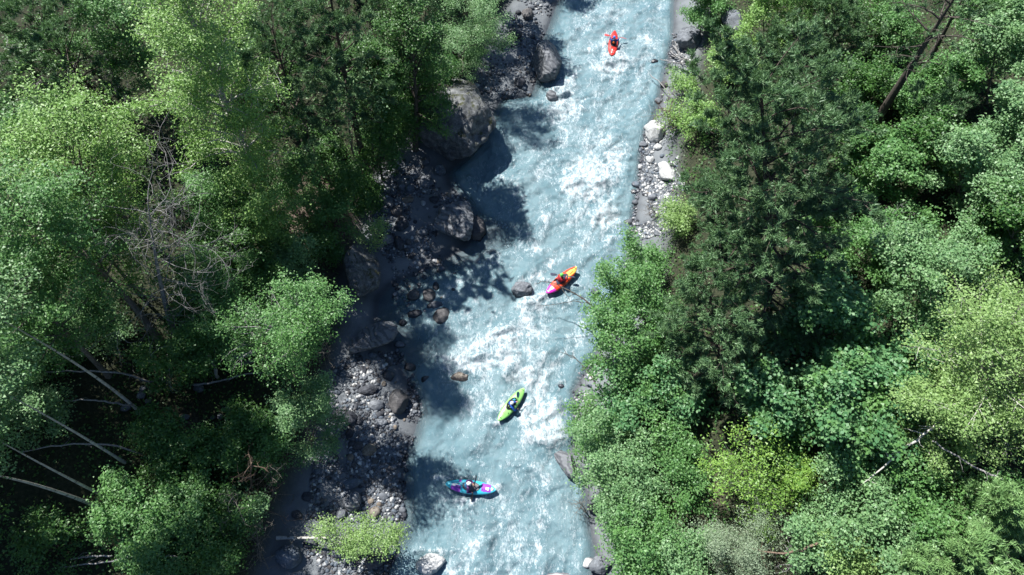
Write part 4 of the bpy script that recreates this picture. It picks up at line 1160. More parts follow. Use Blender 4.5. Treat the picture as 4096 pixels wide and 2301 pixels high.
tree('maple_tree', 'large-leaved maple in the shade of the largest pine', 'maple', (3290, 1420), (3270, 1200), 2.8, 16000, 0.135, 0.15, 'grey', asp=0.95, sig=0.32)
tree('maple_tree', 'large-leaved maple below the shaded one, partly sunlit', 'maple', (3330, 1760), (3330, 1600), 2.6, 15000, 0.135, 0.15, 'grey', asp=0.95, sig=0.32)
tree('maple_tree', 'sunlit maple left of the big right edge birch', 'maple', (3560, 1640), (3540, 1520), 1.9, 9000, 0.135, 0.15, 'grey', asp=0.95, sig=0.32)
tree('maple_tree', 'dark maple at the foot of the lower pine mass', 'maple', (3060, 1640), (3040, 1540), 2.0, 9500, 0.135, 0.15, 'grey', asp=0.95, sig=0.3)
tree('birch_tree', 'big yellow-green birch bulging in from the right edge', 'birch', (3900, 1680), (3960, 1330), 3.8, 30000, 0.085, 0.2, 'birch', sig=0.30, nl=48)
tree('birch_tree', 'birch below the big one with a white slanting limb', 'birch', (3760, 1830), (3760, 1620), 2.6, 15000, 0.085, 0.2, 'birch', sig=0.30)
log('slanting_limb', 'white birch limb slanting down through the right edge birches', [(3850, 1590, 3.6), (3780, 1680, 3.4), (3690, 1740, 3.3), (3610, 1800, 3.1), (3520, 1880, 2.8), (3445, 1940, 2.4)], 0.085, 0.02, 'birch', 7, cat='branch')
log('dead_branch', 'thin white dead branch below the slanting birch limb', [(3730, 1762, 3.4), (3800, 1810, 3.4), (3900, 1870, 3.2), (4010, 1915, 3.0)], 0.03, 0.05, 'dead', 6, cat='branch')
tree('alder_tree', 'riverside alder leaning over the water by the magenta kayak', 'alder', (2600, 1330), (2490, 1130), 2.7, 15000, 0.10, 0.15, 'dark', sig=0.28, bias=(-1, 0, 0), biasw=0.25)
tree('alder_tree', 'alder below the leaning one on the right shore', 'alder', (2560, 1500), (2480, 1370), 2.3, 12000, 0.10, 0.15, 'dark')
log('bare_branch', 'bare dark branch reaching over the water behind the magenta kayak', [(2480, 1330, 2.0), (2390, 1240, 2.6), (2290, 1165, 2.6), (2200, 1130, 2.4), (2150, 1122, 2.3)], 0.07, 0.008, 'dark', 9, cat='branch')
log('bare_branch', 'second bare branch over the water, just below the first', [(2360, 1215, 2.3), (2290, 1205, 2.3), (2200, 1222, 2.2), (2130, 1225, 2.1)], 0.03, 0.006, 'dark', 5, cat='branch')
log('bare_branch', 'bare branch hanging over the water upstream of the wedge slab', [(2400, 1560, 1.8), (2340, 1470, 2.2), (2300, 1430, 2.2), (2220, 1400, 2.1)], 0.045, 0.008, 'dark', 6, cat='branch')
for (px, py, tx, ty, rr, n, sp, lb, ls) in [
    (2540, 1650, 2480, 1560, 1.9, 7500, 'maple', 'bright big-leaved bush on the right shore below the alders', .13),
    (2720, 1620, 2710, 1540, 1.6, 6500, 'maple', 'bright bush between the alders and lower pine mass', .13),
    (2400, 1760, 2350, 1690, 1.6, 8500, 'alder', 'small-leaved bush at the right waterline above wedge slab', .085),
    (2480, 1880, 2430, 1810, 2.2, 11000, 'willow', 'broad blue-green bush behind the wedge slab', .095),
    (2540, 2010, 2470, 1960, 1.8, 9000, 'willow', 'blue-green bush below the broad one', .095),
    (2700, 1850, 2680, 1780, 1.4, 5000, 'alder', 'bush right of the broad blue-green one', .10),
    (2530, 2150, 2490, 2090, 1.35, 6000, 'alder', 'green bush overhanging the right shore sand', .095),
    (2600, 2200, 2580, 2130, 1.8, 8000, 'alder', 'green bush above the grey cracked boulder', .10),
    (2560, 2330, 2550, 2270, 1.3, 5000, 'alder', 'bush at the bottom edge right of the grey cracked boulder', .10),
    (2740, 2240, 2730, 2170, 1.4, 5000, 'willow', 'bush left of the grey feathery one', .10),
    (2760, 1980, 2750, 1930, 1.0, 3000, 'alder', 'low bush over the bare brown gap', .10),
    (2740, 370, 2730, 320, 1.0, 2200, 'aspen', 'sparse bush over the driftwood, right shore', .10),
    (2690, 500, 2700, 440, 0.9, 1600, 'aspen', 'sparse bush above the white cracked boulder', .10),
    (2800, 520, 2790, 450, 1.4, 5000, 'aspen', 'sunlit bush left of the sunlit pine', .10),
    (2720, 900, 2700, 850, 1.2, 4000, 'birch', 'thin bush at the end of the right gravel strip', .09),
    (2620, 1120, 2540, 1040, 1.5, 5000, 'alder', 'bush at the waterline above the leaning alder', .10),
    (3480, 1900, 3450, 1830, 1.6, 6000, 'willow', 'pale bush under the white slanting limb', .10),
    (3390, 2080, 3380, 2010, 1.9, 7500, 'willow', 'pale green large-leaved bush, lower right middle', .105),
    (3560, 2210, 3540, 2140, 1.8, 7000, 'willow', 'pale bush right of the lower right middle one', .105),
    (3250, 2200, 3230, 2130, 1.6, 5500, 'willow', 'pale bush with twisted bare twigs showing', .105),
    (3430, 2340, 3420, 2270, 1.5, 5500, 'birch', 'bush at the bottom edge below the pale ones', .10),
    (3700, 2060, 3690, 1990, 1.8, 6500, 'alder', 'darker bush right of the pale bushes', .11),
    (3100, 1830, 3090, 1760, 1.3, 4000, 'dark', 'shaded bush above the yellow shrub', .11),
    (3300, 1000, 3290, 930, 1.3, 4000, 'dark', 'bush in deep shade right of the largest pine', .12),
    (3700, 1400, 3700, 1340, 1.5, 5000, 'maple', 'bush behind the thin-stemmed young tree', .12),
    (3820, 1180, 3960, 1150, 1.4, 4000, 'dark', 'dark bush in the gap at the right edge', .12),
    (4020, 2080, 4040, 2000, 1.4, 4000, 'alder', 'bush between the two feathery firs at right edge', .10),
    (3640, 960, 3640, 900, 1.3, 4000, 'alder', 'low bush beneath the whitish leafless sapling', .11),
    (3920, 1000, 3920, 940, 1.4, 4000, 'dark', 'dim bush under the hazels, right wood', .12),
    (3420, 640, 3420, 580, 1.4, 4500, 'alder', 'bush at the foot of the slanting bare trunk', .11)]:
    tree('shrub', lb, sp, (px, py), (tx, ty), rr, n, ls, 0.06, 'grey', cat='bush', stems=3, nl=24, up=(8, 60))
tree('yellow_shrub', 'vivid yellow-green shrub with long leaf sprays on right slope', 'yellow', (3020, 1990), (2960, 1840), 2.1, 5500, 0.115, 0.08, 'dead', asp=0.45, cat='bush', stems=4, nl=40, sig=0.28)
tree('yellow_shrub', 'smaller yellow-green spray shrub right of the vivid one', 'yellow', (3170, 1970), (3160, 1880), 1.3, 3500, 0.12, 0.08, 'dead', asp=0.38, cat='bush', stems=3, nl=21, sig=0.2)
tree('grey_shrub', 'grey feathery shrub at the bottom right of centre', 'grey', (2950, 2280), (2930, 2170), 1.9, 16000, 0.07, 0.06, 'reddish', asp=0.3, cat='bush', stems=4, nl=32, sig=0.22)
log('twisted_branch', 'reddish twisted branch lying through the grey feathery shrub', [(2990, 2190, 2.5), (3090, 2215, 2.6), (3200, 2205, 2.5), (3290, 2165, 2.2)], 0.03, 0.06, 'reddish', 9, cat='branch')
dead_tree('bare_shrub', 'bare twisted twigs among the pale bushes at bottom', (3210, 2300), (3160, 2200), 1.5, 12, 'dead', curl=0.5, t0=0.1, cat='bush', fine=3, thick=0.8)
tree('fir_tree', 'feathery light green fir at the right edge, upper of two', 'fir', (4020, 2090), (4010, 1990), 1.7, 50000, 0.15, 0.1, 'grey', nl=30, sig=0.16, up=(-5, 30), shape='cone', h=4.5)
tree('fir_tree', 'feathery light green fir in the bottom right corner', 'fir', (3900, 2300), (3890, 2190), 2.2, 60000, 0.15, 0.1, 'grey', nl=34, sig=0.18, up=(-5, 30), shape='cone', h=4.5)
tree('fir_tree', 'feathery light green fir at the bottom edge left of the corner', 'fir', (3680, 2330), (3680, 2230), 1.5, 32000, 0.15, 0.1, 'grey', nl=26, sig=0.16, up=(-5, 30), shape='cone', h=3.6)
for (pts, lb) in [
    ([(2600, 300, .3), (2640, 330, .5), (2700, 400, .6)], 'bare stick lying over the upper right waterline'),
    ([(2690, 180, .3), (2730, 225, .4), (2770, 258, .3)], 'pale driftwood log at the top of the right shore pile'),
    ([(2680, 205, .3), (2720, 235, .5), (2760, 250, .5)], 'pale driftwood log second in the right shore pile'),
    ([(2685, 225, .2), (2735, 238, .4), (2780, 230, .5)], 'driftwood log lying level across the right shore pile'),
    ([(2700, 165, .2), (2712, 215, .4), (2730, 262, .3)], 'steep driftwood stick in the right shore pile'),
    ([(2640, 238, .2), (2700, 250, .4), (2790, 262, .3)], 'long thin stick below the right shore driftwood pile')]:
    log('driftwood', lb, pts, 0.035, 0.028, 'dead', 2, cat='driftwood')
for (px, py, tx, ty, rr, lb) in [
    (2740, 520, 2640, 430, 2.2, 'leafless reddish bush fanning over the water, right shore'),
    (2720, 430, 2690, 370, 1.2, 'leafless twiggy bush below the driftwood pile'),
    (2640, 870, 2600, 820, 1.2, 'leafless bush at the lower end of the gravel strip'),
    (2350, 2060, 2310, 2010, 0.9, 'thin bare twigs over the right shore sand')]:
    dead_tree('bare_shrub', lb, (px, py), (tx, ty), rr, 14, 'reddish' if rr > 2 else 'grey', curl=0.2, t0=0.05, cat='bush', fine=3, thick=0.6, bias=(-.6, .3, 0), biasw=0.8)

# ---- undergrowth: ground cover nobody could count
r = np.random.default_rng(77)
n = 150000
ux, uy = r.uniform(-45, 48, n), r.uniform(0, 58, n)
bl = XB(uy) - ux
br = ux - XR(uy)
okk = ((bl > 0.4) | (br > 1.6)) & (fbm(ux / 2.2, uy / 2.2, 3, 13) > 0.30)
litter_gap = [on_ground(1300, 830), on_ground(1180, 900), on_ground(2790, 1960), on_ground(700, 1740)]
for g in litter_gap: okk &= np.hypot(ux - g[0], uy - g[1]) > 1.3
ux, uy = ux[okk], uy[okk]
n = len(ux)
P = np.stack([ux, uy, ground(ux, uy) + r.uniform(0.03, 0.5, n) * (0.3 + vnoise(ux, uy, 4))], 1)
nn = unit(np.array([0, 0, 1.0]) + 0.6 * r.normal(size=(n, 3)))
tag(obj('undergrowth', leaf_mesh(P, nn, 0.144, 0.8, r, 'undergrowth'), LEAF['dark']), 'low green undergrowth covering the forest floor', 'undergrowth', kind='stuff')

# ------------------------------------------------------------------ kayaks, paddles and paddlers
def plastic(name, c, rough=0.28, spec=0.5, var=0.12):
    m, nt, out = new_mat(name)
    tc = N(nt, 'ShaderNodeTexCoord')
    n1 = noise_n(nt, tc.outputs['Object'], 6.0, 5, 0.7)
    cc = mixc(nt, range_n(nt, n1, 0.40, 0.75, 0.0, var * 2), c, (c[0] * .6 + .08, c[1] * .6 + .08, c[2] * .6 + .08))
    principled(nt, out, cc, range_n(nt, n1, 0.3, 0.7, rough, rough + 0.15), spec)
    return m

def cloth(name, c, rough=0.7):
    m, nt, out = new_mat(name)
    tc = N(nt, 'ShaderNodeTexCoord')
    n1 = noise_n(nt, tc.outputs['Object'], 22.0, 4, 0.6)
    principled(nt, out, mixc(nt, n1, (c[0] * .7, c[1] * .7, c[2] * .7), (c[0] * 1.2, c[1] * 1.2, c[2] * 1.2)), rough, 0.25, bump_n(nt, n1, 0.5, 0.02))
    return m

PL = {k: plastic('plastic_' + k, c) for k, c in dict(
    red=(0.56, 0.028, 0.018), orange=(0.60, 0.055, 0.016), lime=(0.42, 0.62, 0.10), magenta=(0.60, 0.03, 0.42), white=(0.78, 0.78, 0.76), green=(0.23, 0.52, 0.13),
    cyan=(0.04, 0.40, 0.52), purple=(0.27, 0.05, 0.42), yellow=(0.72, 0.50, 0.10), black=(0.015, 0.015, 0.018), navy=(0.02, 0.05, 0.16), blue=(0.02, 0.16, 0.62),
    helmet_green=(0.12, 0.62, 0.08), teal=(0.05, 0.17, 0.21), slate=(0.05, 0.06, 0.09), redblade=(0.62, 0.06, 0.06)).items()}
CL = {k: cloth('cloth_' + k, c) for k, c in dict(
    black=(0.014, 0.014, 0.018), navy=(0.02, 0.05, 0.20), blue=(0.02, 0.09, 0.42), red=(0.42, 0.02, 0.03), darkred=(0.22, 0.015, 0.025), teal=(0.04, 0.16, 0.30),
    orange=(0.75, 0.16, 0.02), lime=(0.40, 0.55, 0.20), grey=(0.16, 0.16, 0.17), cyan=(0.05, 0.5, 0.7), purple=(0.12, 0.04, 0.16), slate=(0.045, 0.05, 0.085)).items()}
m, nt, out = new_mat('skin')
principled(nt, out, (0.52, 0.28, 0.19), 0.55, 0.35)
SKIN = m

def hull_dims(s):
    a = np.abs(s)
    w = 0.335 * np.clip(1 - a ** 2.3, 0, 1) ** 0.72 + 0.035
    keel = -0.09 + 0.30 * a ** 2.8
    deck = 0.27 + 0.05 * np.clip(1 - (s - 0.15) ** 2 * 2.2, 0, 1) + 0.02 * a ** 2
    deck = np.maximum(deck, keel + 0.10)
    return w, keel, deck

CX, CA, CB = 0.03, 0.46, 0.245                       # cockpit centre and half axes

def deck_z(x, y, Lh=1.35):
    w, k, d = hull_dims(np.array([x / Lh]))
    q = min(abs(y) / w[0], 0.98)
    return float(0.13 + (d[0] - 0.13) * (1 - q ** 2.4) ** 0.55)

def make_hull(root, paint, mats, Lh=1.35):
    ns, na = 64, 44
    s = np.sin(np.linspace(-1, 1, ns) * np.pi / 2) * 0.35 + np.linspace(-1, 1, ns) * 0.65
    w, k, d = hull_dims(s)
    th = np.linspace(0, 2 * np.pi, na, endpoint=False)
    cy, sy = np.cos(th), np.sin(th)
    yy = np.sign(cy) * np.abs(cy) ** 0.75
    zz = np.sign(sy) * np.abs(sy) ** 0.75
    mid = k * 0.45 + d * 0.55
    V = np.zeros((ns, na, 3))
    V[:, :, 0] = (s * Lh)[:, None]
    V[:, :, 1] = w[:, None] * yy[None]
    V[:, :, 2] = np.where(zz[None] > 0, mid[:, None] + (d - mid)[:, None] * zz[None], mid[:, None] + (mid - k)[:, None] * zz[None])
    # a ridge along the fore deck and a chine along the side
    top = np.clip(zz, 0, 1) ** 3
    V[:, :, 2] += (0.025 * np.exp(-((s - 0.55) / 0.3) ** 2) + 0.02 * np.exp(-((s + 0.65) / 0.22) ** 2))[:, None] * (top * np.exp(-(yy / 0.45) ** 2))[None]
    quads, mi = [], []
    for i in range(ns - 1):
        for j in range(na):
            j2 = (j + 1) % na
            c = (V[i, j] + V[i + 1, j] + V[i, j2] + V[i + 1, j2]) / 4
            up = (zz[j] + zz[j2]) / 2
            if up > 0.1 and ((c[0] - CX) / CA) ** 2 + (c[1] / CB) ** 2 < 0.90: continue
            quads.append((i * na + j, (i + 1) * na + j, (i + 1) * na + j2, i * na + j2))
            mi.append(paint(c[0] / Lh, c[1] / 0.335, up))
    verts = V.reshape(-1, 3)
    caps = np.array([V[0].mean(0), V[-1].mean(0)])
    verts = np.concatenate([verts, caps])
    tris = [(ns * na, j, (j + 1) % na) for j in range(na)] + [(ns * na + 1, (ns - 1) * na + (j + 1) % na, (ns - 1) * na + j) for j in range(na)]
    mi += [paint(-1, 0, .5)] * na + [paint(1, 0, .5)] * na
    me = mesh_np('hull', verts, quads, tris, smooth=True)
    for mm in mats: me.materials.append(mm)
    me.polygons.foreach_set('material_index', np.array(mi, np.int32))
    obj('hull', me, None, root)

def ring(ca, cb, cx, zf, rad, n=40):
    T = Tubes()
    a = np.linspace(0, 2 * np.pi, n + 1)
    P = np.stack([cx + ca * np.cos(a), cb * np.sin(a), [zf(cx + ca * math.cos(q), cb * math.sin(q)) for q in a]], 1)
    T.add(P, np.full(n + 1, rad), 6)
    return T

def small_box(name, parent, cx, cy, lx, ly, mat, rot=0, lift=0.012, th=0.008, zf=deck_z):
    """a thin raised plate following the deck: straps, lettering strokes, badges"""
    n = 5
    vs, qs = [], []
    for z2 in (0, th):
        for i in range(n):
            for j in (-1, 1):
                x = (i / (n - 1) - 0.5) * lx
                y = j * ly / 2
                X = cx + x * math.cos(rot) - y * math.sin(rot)
                Y = cy + x * math.sin(rot) + y * math.cos(rot)
                vs.append((X, Y, zf(X, Y) + lift + z2))
    o_ = 2 * n
    for i in range(n - 1):
        a = 2 * i
        qs += [(a, a + 1, a + 3, a + 2), (o_ + a, o_ + a + 2, o_ + a + 3, o_ + a + 1), (a, a + 2, o_ + a + 2, o_ + a), (a + 1, o_ + a + 1, o_ + a + 3, a + 3)]
    qs += [(0, o_, o_ + 1, 1), (2 * n - 2, 2 * n - 1, o_ + 2 * n - 1, o_ + 2 * n - 2)]
    return obj(name, mesh_np(name, vs, qs), mat, parent)

def ik(S, Hd, l1, l2, pole):
    d = Hd - S
    D = np.linalg.norm(d)
    D2 = min(max(D, 0.16), (l1 + l2) * 0.985)
    u_ = d / D
    a = min((l1 * l1 - l2 * l2 + D2 * D2) / (2 * D2), l1 * 0.98)
    hh = math.sqrt(max(l1 * l1 - a * a, 0))
    p = pole - u_ * (pole @ u_)
    p /= np.linalg.norm(p) + 1e-9
    return S + u_ * a + p * hh

def skin_mesh(name, V, E, Rr, rootv=0, sub=1):
    me = bpy.data.meshes.new(name + '_src')
    me.from_pydata([tuple(v) for v in V], E, [])
    o = bpy.data.objects.new(name + '_src', me)
    col.objects.link(o)
    md = o.modifiers.new('skin', 'SKIN')
    md.use_smooth_shade = True
    for i, d in enumerate(me.skin_vertices[0].data):
        q = Rr[i]
        d.radius = (q, q) if not isinstance(q, tuple) else q
        d.use_root = (i == rootv)
    s = o.modifiers.new('sub', 'SUBSURF')
    s.levels = sub
    s.render_levels = sub
    dg = bpy.context.evaluated_depsgraph_get()
    nm = bpy.data.meshes.new_from_object(o.evaluated_get(dg))
    nm.name = name
    bpy.data.objects.remove(o)
    # keep every vertex within reach of the skeleton that grew it
    co = np.zeros(len(nm.vertices) * 3, np.float32)
    nm.vertices.foreach_get('co', co)
    co = co.reshape(-1, 3)
    VV = np.array(V, float)
    rr = np.array([max(q) if isinstance(q, tuple) else q for q in Rr])
    bd = np.full(len(co), 9.0)
    bp = co.copy()
    br = np.zeros(len(co))
    for (i0, i1) in E:
        a, d = VV[i0], VV[i1] - VV[i0]
        t = np.clip(((co - a) @ d) / (d @ d + 1e-9), 0, 1)
        pt = a + t[:, None] * d
        rad = rr[i0] * (1 - t) + rr[i1] * t
        ex = np.linalg.norm(co - pt, axis=1) - rad
        m_ = ex < bd
        bd[m_], bp[m_], br[m_] = ex[m_], pt[m_], rad[m_]
    off = bd > 0.45 * br + 0.004
    dv = co[off] - bp[off]
    co[off] = bp[off] + dv / (np.linalg.norm(dv, axis=1, keepdims=True) + 1e-9) * (br[off] * 1.2)[:, None]
    nm.vertices.foreach_set('co', co.ravel())
    nm.polygons.foreach_set('use_smooth', np.ones(len(nm.polygons), bool))
    return nm

def ellipsoid(cx, cy, cz, a, b, c, zmin=None, sub=3, tilt=0):
    v = ICO[sub][0].copy()
    if zmin is not None: v[:, 2] = np.maximum(v[:, 2], zmin)
    v = v * np.array([a, b, c])
    ct, st = math.cos(tilt), math.sin(tilt)
    v = v @ np.array([[ct, 0, st], [0, 1, 0], [-st, 0, ct]]).T
    return v + np.array([cx, cy, cz])

def make_person(K, label, p0, p1, th, lean, side, twist, jacket, vest, helmet, skirt, patches, sleeve):
    """K: kayak matrix; p0/p1: paddle ends in kayak space, th: grip fractions (left, right hand)"""
    root = empty('person')
    root.matrix_world = K
    tag(root, label, 'person')
    hip = np.array([-0.16, 0, 0.16])
    waist = np.array([-0.16 + lean * 0.35, side * 0.3, 0.36])
    chest = np.array([-0.14 + lean * 0.75, side * 0.7, 0.56])
    neck = np.array([-0.13 + lean, side, 0.70])
    headb = neck + np.array([0.03, side * 0.1, 0.07])
    headc = headb + np.array([0.025, 0, 0.09])
    headt = headc + np.array([0.0, 0, 0.07])
    tw = np.array([math.sin(-twist), math.cos(twist), 0])
    shL, shR = neck + tw * 0.185 + np.array([0, 0, -0.06]), neck - tw * 0.185 + np.array([0, 0, -0.06])
    P0, P1 = np.array(p0, float), np.array(p1, float)
    ax = unit(P1 - P0)
    hands = []
    V = [hip, waist, chest, neck, headb, headc, headt, headc + np.array([0.10, 0, -0.01]), headc + np.array([0.085, 0, -0.055])]
    Rr = [0.15, (0.135, 0.15), (0.125, 0.165), 0.055, 0.065, (0.088, 0.078), (0.07, 0.062), 0.018, 0.03]
    E = [(0, 1), (1, 2), (2, 3), (3, 4), (4, 5), (5, 6), (5, 7), (4, 8)]
    JV = [hip + np.array([0, 0, .14]), waist, chest, neck + np.array([0, 0, 0.01])]
    JR = [0.165, (0.15, 0.165), (0.14, 0.175), 0.075]
    JE = [(0, 1), (1, 2), (2, 3)]
    for (S, t, sg) in ((shL, th[0], 1), (shR, th[1], -1)):
        Hd = P0 + (P1 - P0) * t
        toS = unit(S - Hd)
        wr = Hd + toS * 0.085
        el = ik(S, wr, 0.30, 0.26, np.array([-0.5, 0.8 * sg, -0.75]))
        b = len(V)
        palm = Hd + toS * 0.03
        V += [S, el, wr, palm]
        Rr += [0.062, 0.046, 0.03, (0.036, 0.022)]
        E += [(2, b), (b, b + 1), (b + 1, b + 2), (b + 2, b + 3)]
        j = len(JV)
        JV += [S, el, el * 0.1 + wr * 0.9]
        JR += [0.082, 0.062, 0.045]
        JE += [(2, j), (j, j + 1), (j + 1, j + 2)]
        # four fingers curled round the shaft, the thumb from the side of the palm the other way
        nrm = unit(np.cross(ax, toS))
        for f in range(4):
            o_ = ax * (f - 1.5) * 0.021
            k0 = palm + o_ - toS * 0.012 + nrm * 0.004
            ln = (0.9, 1.05, 1.0, 0.8)[f]
            q1 = Hd + o_ + nrm * 0.024 * ln + toS * 0.005
            q2 = Hd + o_ + nrm * 0.016 * ln - toS * 0.023 * ln
            q3 = Hd + o_ - nrm * 0.010 * ln - toS * 0.024 * ln
            b2 = len(V)
            V += [k0, q1, q2, q3]
            Rr += [0.010, 0.0095, 0.009, 0.0075]
            E += [(b + 3, b2), (b2, b2 + 1), (b2 + 1, b2 + 2), (b2 + 2, b2 + 3)]
        b2 = len(V)
        V += [palm - nrm * 0.022 + ax * sg * 0.022, Hd - nrm * 0.025 + ax * sg * 0.030 - toS * 0.004, Hd - nrm * 0.012 + ax * sg * 0.034 - toS * 0.024]
        Rr += [0.011, 0.010, 0.0085]
        E += [(b + 3, b2), (b2, b2 + 1), (b2 + 1, b2 + 2)]
    for sg in (1, -1):
        b = len(V)
        V += [hip + np.array([0.05, sg * 0.10, 0]), np.array([0.30, sg * 0.17, 0.20]), np.array([0.66, sg * 0.09, 0.08]), np.array([0.74, sg * 0.12, 0.15])]
        Rr += [0.085, 0.06, 0.04, 0.032]
        E += [(0, b), (b, b + 1), (b + 1, b + 2), (b + 2, b + 3)]
    obj('body', skin_mesh('body', V, E, Rr, 0, 1), SKIN, root)
    obj('jacket', skin_mesh('jacket', JV, JE, JR, 0, 2), CL[sleeve], root)
    # buoyancy vest: a shell round the chest
    n1, n2 = 20, 8
    vs, qs = [], []
    for i in range(n2):
        q = i / (n2 - 1)
        c = waist * (1 - q) + (neck * 0.85 + chest * 0.15) * q
        rx = 0.165 - 0.02 * q + 0.025 * math.sin(math.pi * q)
        ry = 0.185 - 0.035 * q + 0.02 * math.sin(math.pi * q)
        if i == n2 - 1: rx, ry = rx * 0.62, ry * 0.62
        for j in range(n1):
            a = j * 2 * math.pi / n1
            x, y = rx * math.cos(a), ry * math.sin(a)
            vs.append((c[0] + x * math.cos(twist * q) - y * math.sin(twist * q), c[1] + x * math.sin(twist * q) + y * math.cos(twist * q), c[2] + 0.02 * math.cos(4 * a) * q))
    for i in range(n2 - 1):
        for j in range(n1):
            qs.append((i * n1 + j, i * n1 + (j + 1) % n1, (i + 1) * n1 + (j + 1) % n1, (i + 1) * n1 + j))
    ve = obj('life_vest', mesh_np('life_vest', vs, qs, smooth=True), CL[vest], root)
    for (dx, dy, dz, a, b_, c_, mt) in patches:
        v = ellipsoid(chest[0] + dx, chest[1] + dy, chest[2] + dz, a, b_, c_, sub=2)
        obj('vest_pocket', mesh_np('vest_pocket', v, tris=ICO[2][1], smooth=True), CL[mt], ve)
    hv = ellipsoid(headc[0] + 0.0, headc[1], headc[2] + 0.03, 0.128, 0.108, 0.118, zmin=-0.45, sub=3, tilt=0.12)
    ho = obj('helmet', mesh_np('helmet', hv, tris=ICO[3][1], smooth=True), PL[helmet], root)
    T = Tubes()
    a = np.linspace(-1.2, 1.2, 9)
    T.add(np.stack([headc[0] + 0.135 * np.cos(a), headc[1] + 0.112 * np.sin(a), np.full(9, headc[2] - 0.005)], 1), np.full(9, 0.013), 5)
    obj('helmet_rim', T.mesh('helmet_rim'), PL[helmet], ho)
    for sg in (1, -1):
        T = Tubes()
        T.add(np.array([headc + np.array([0.0, sg * 0.098, -0.02]), headc + np.array([0.03, sg * 0.08, -0.09]), headc + np.array([0.055, 0.0, -0.125])]), [0.008] * 3, 4)
        obj('chin_strap', T.mesh('chin_strap'), CL['black'], ho)
        v = ellipsoid(headc[0] + 0.093, headc[1] + sg * 0.032, headc[2] + 0.008, 0.010, 0.015, 0.010, sub=1)
        obj('eye', mesh_np('eye', v, tris=ICO[1][1], smooth=True), PL['black'], root)
    # spray skirt: tent from the cockpit rim up to the waist
    vs, qs = [], []
    n1, n2 = 36, 6
    for i in range(n2):
        q = i / (n2 - 1)
        for j in range(n1):
            a = j * 2 * math.pi / n1
            X = CX + CA * 0.985 * math.cos(a)
            Y = CB * 0.985 * math.sin(a)
            Z = deck_z(CX + CA * math.cos(a), CB * math.sin(a)) + 0.035
            xi = waist[0] + 0.15 * math.cos(a)
            yi = waist[1] + 0.15 * math.sin(a)
            zi = 0.44
            k = q
            vs.append((X * (1 - k) + xi * k, Y * (1 - k) + yi * k, Z * (1 - q ** 2.5) + zi * q ** 2.5 + 0.012 * math.sin(q * math.pi)))
    for i in range(n2 - 1):
        for j in range(n1):
            qs.append((i * n1 + j, i * n1 + (j + 1) % n1, (i + 1) * n1 + (j + 1) % n1, (i + 1) * n1 + j))
    so = obj('spray_skirt', mesh_np('spray_skirt', vs, qs, smooth=True), CL[skirt], root)
    return root, so

def make_paddle(K, label, p0, p1, bmat, feather=0.7, flat=0.0):
    P0, P1 = np.array(p0, float), np.array(p1, float)
    root = empty('paddle')
    root.matrix_world = K
    tag(root, label, 'paddle')
    ax = unit(P1 - P0)
    ref = np.array([0, 0, 1.0])
    a = unit(np.cross(ax, ref))
    b = np.cross(a, ax)
    T = Tubes()
    n = 8
    T.add(P0 + (P1 - P0) * np.linspace(0.12, 0.88, n)[:, None], np.full(n, 0.019), 7)
    obj('shaft', T.mesh('shaft'), PL['black'], root)
    for (E_, d, ang) in ((P0, ax, flat), (P1, -ax, flat + feather)):
        w = a * math.cos(ang) + b * math.sin(ang)
        nn = np.cross(w, d)
        ts = np.linspace(0, 1, 11)
        wid = 0.11 * np.sqrt(np.clip(1 - (2 * ts ** 0.8 - 0.95) ** 2 * 0.98, 0.02, 1))
        wid[-1] = 0.02
        wid[-2] = min(wid[-2], 0.045)
        vs = []
        for th_ in (-0.006, 0.006):
            for t, ww in zip(ts, wid):
                for e in (-1, -.5, 0, .5, 1):
                    c = E_ + d * 0.46 * t + w * e * ww * (1.0 if e < 0 else 0.92) + nn * (th_ + 0.02 * e * e + 0.03 * (1 - t) ** 2)
                    vs.append(c)
        qs = []
        o_ = 55
        for i in range(10):
            for j in range(4):
                q = i * 5 + j
                qs += [(q, q + 1, q + 6, q + 5), (o_ + q, o_ + q + 5, o_ + q + 6, o_ + q + 1)]
            qs += [(i * 5, i * 5 + 5, o_ + i * 5 + 5, o_ + i * 5), (i * 5 + 4, o_ + i * 5 + 4, o_ + i * 5 + 9, i * 5 + 9)]
        for j in range(4): qs += [(j, o_ + j, o_ + j + 1, j + 1), (50 + j, 51 + j, o_ + 51 + j, o_ + 50 + j)]
        obj('blade', mesh_np('blade', vs, qs, smooth=True), PL[bmat], root)
    return root

def kayak(label, bow, stern, paint, mats, zc=0.13, roll=0.0, pitch=0.0, Lh=1.35, coam='black'):
    a, b = at(bow[0], bow[1], zc + 0.25), at(stern[0], stern[1], zc + 0.25)
    c = (a + b) / 2
    hd = math.atan2(a[1] - b[1], a[0] - b[0])
    half = np.linalg.norm(a - b) / 2
    K = Matrix.Translation((c[0], c[1], zc)) @ Matrix.Rotation(hd, 4, 'Z') @ Matrix.Rotation(pitch, 4, 'Y') @ Matrix.Rotation(roll, 4, 'X') @ Matrix.Scale(max(0.88, min(1.0, half / 1.35)), 4)
    root = empty('kayak')
    root.matrix_world = K
    tag(root, label, 'kayak')
    make_hull(root, paint, mats)
    obj('cockpit_rim', ring(CA, CB, CX, lambda x, y: deck_z(x, y) + 0.03, 0.018).mesh('cockpit_rim'), PL[coam], root)
    for x in (1.16, -1.16):
        T = Tubes()
        q = np.linspace(0, math.pi, 7)
        z = deck_z(x, 0)
        T.add(np.stack([np.full(7, x) + 0.05 * np.sin(q), 0.07 * np.cos(q), z + 0.005 + 0.045 * np.sin(q)], 1), np.full(7, 0.012), 5)
        obj('grab_handle', T.mesh('grab_handle'), PL['black'], root)
    return root, K

def kpt(K, px, py, z):
    """a photo point at world height z, in kayak space"""
    return np.array(K.inverted() @ Vector(at(px, py, z)))

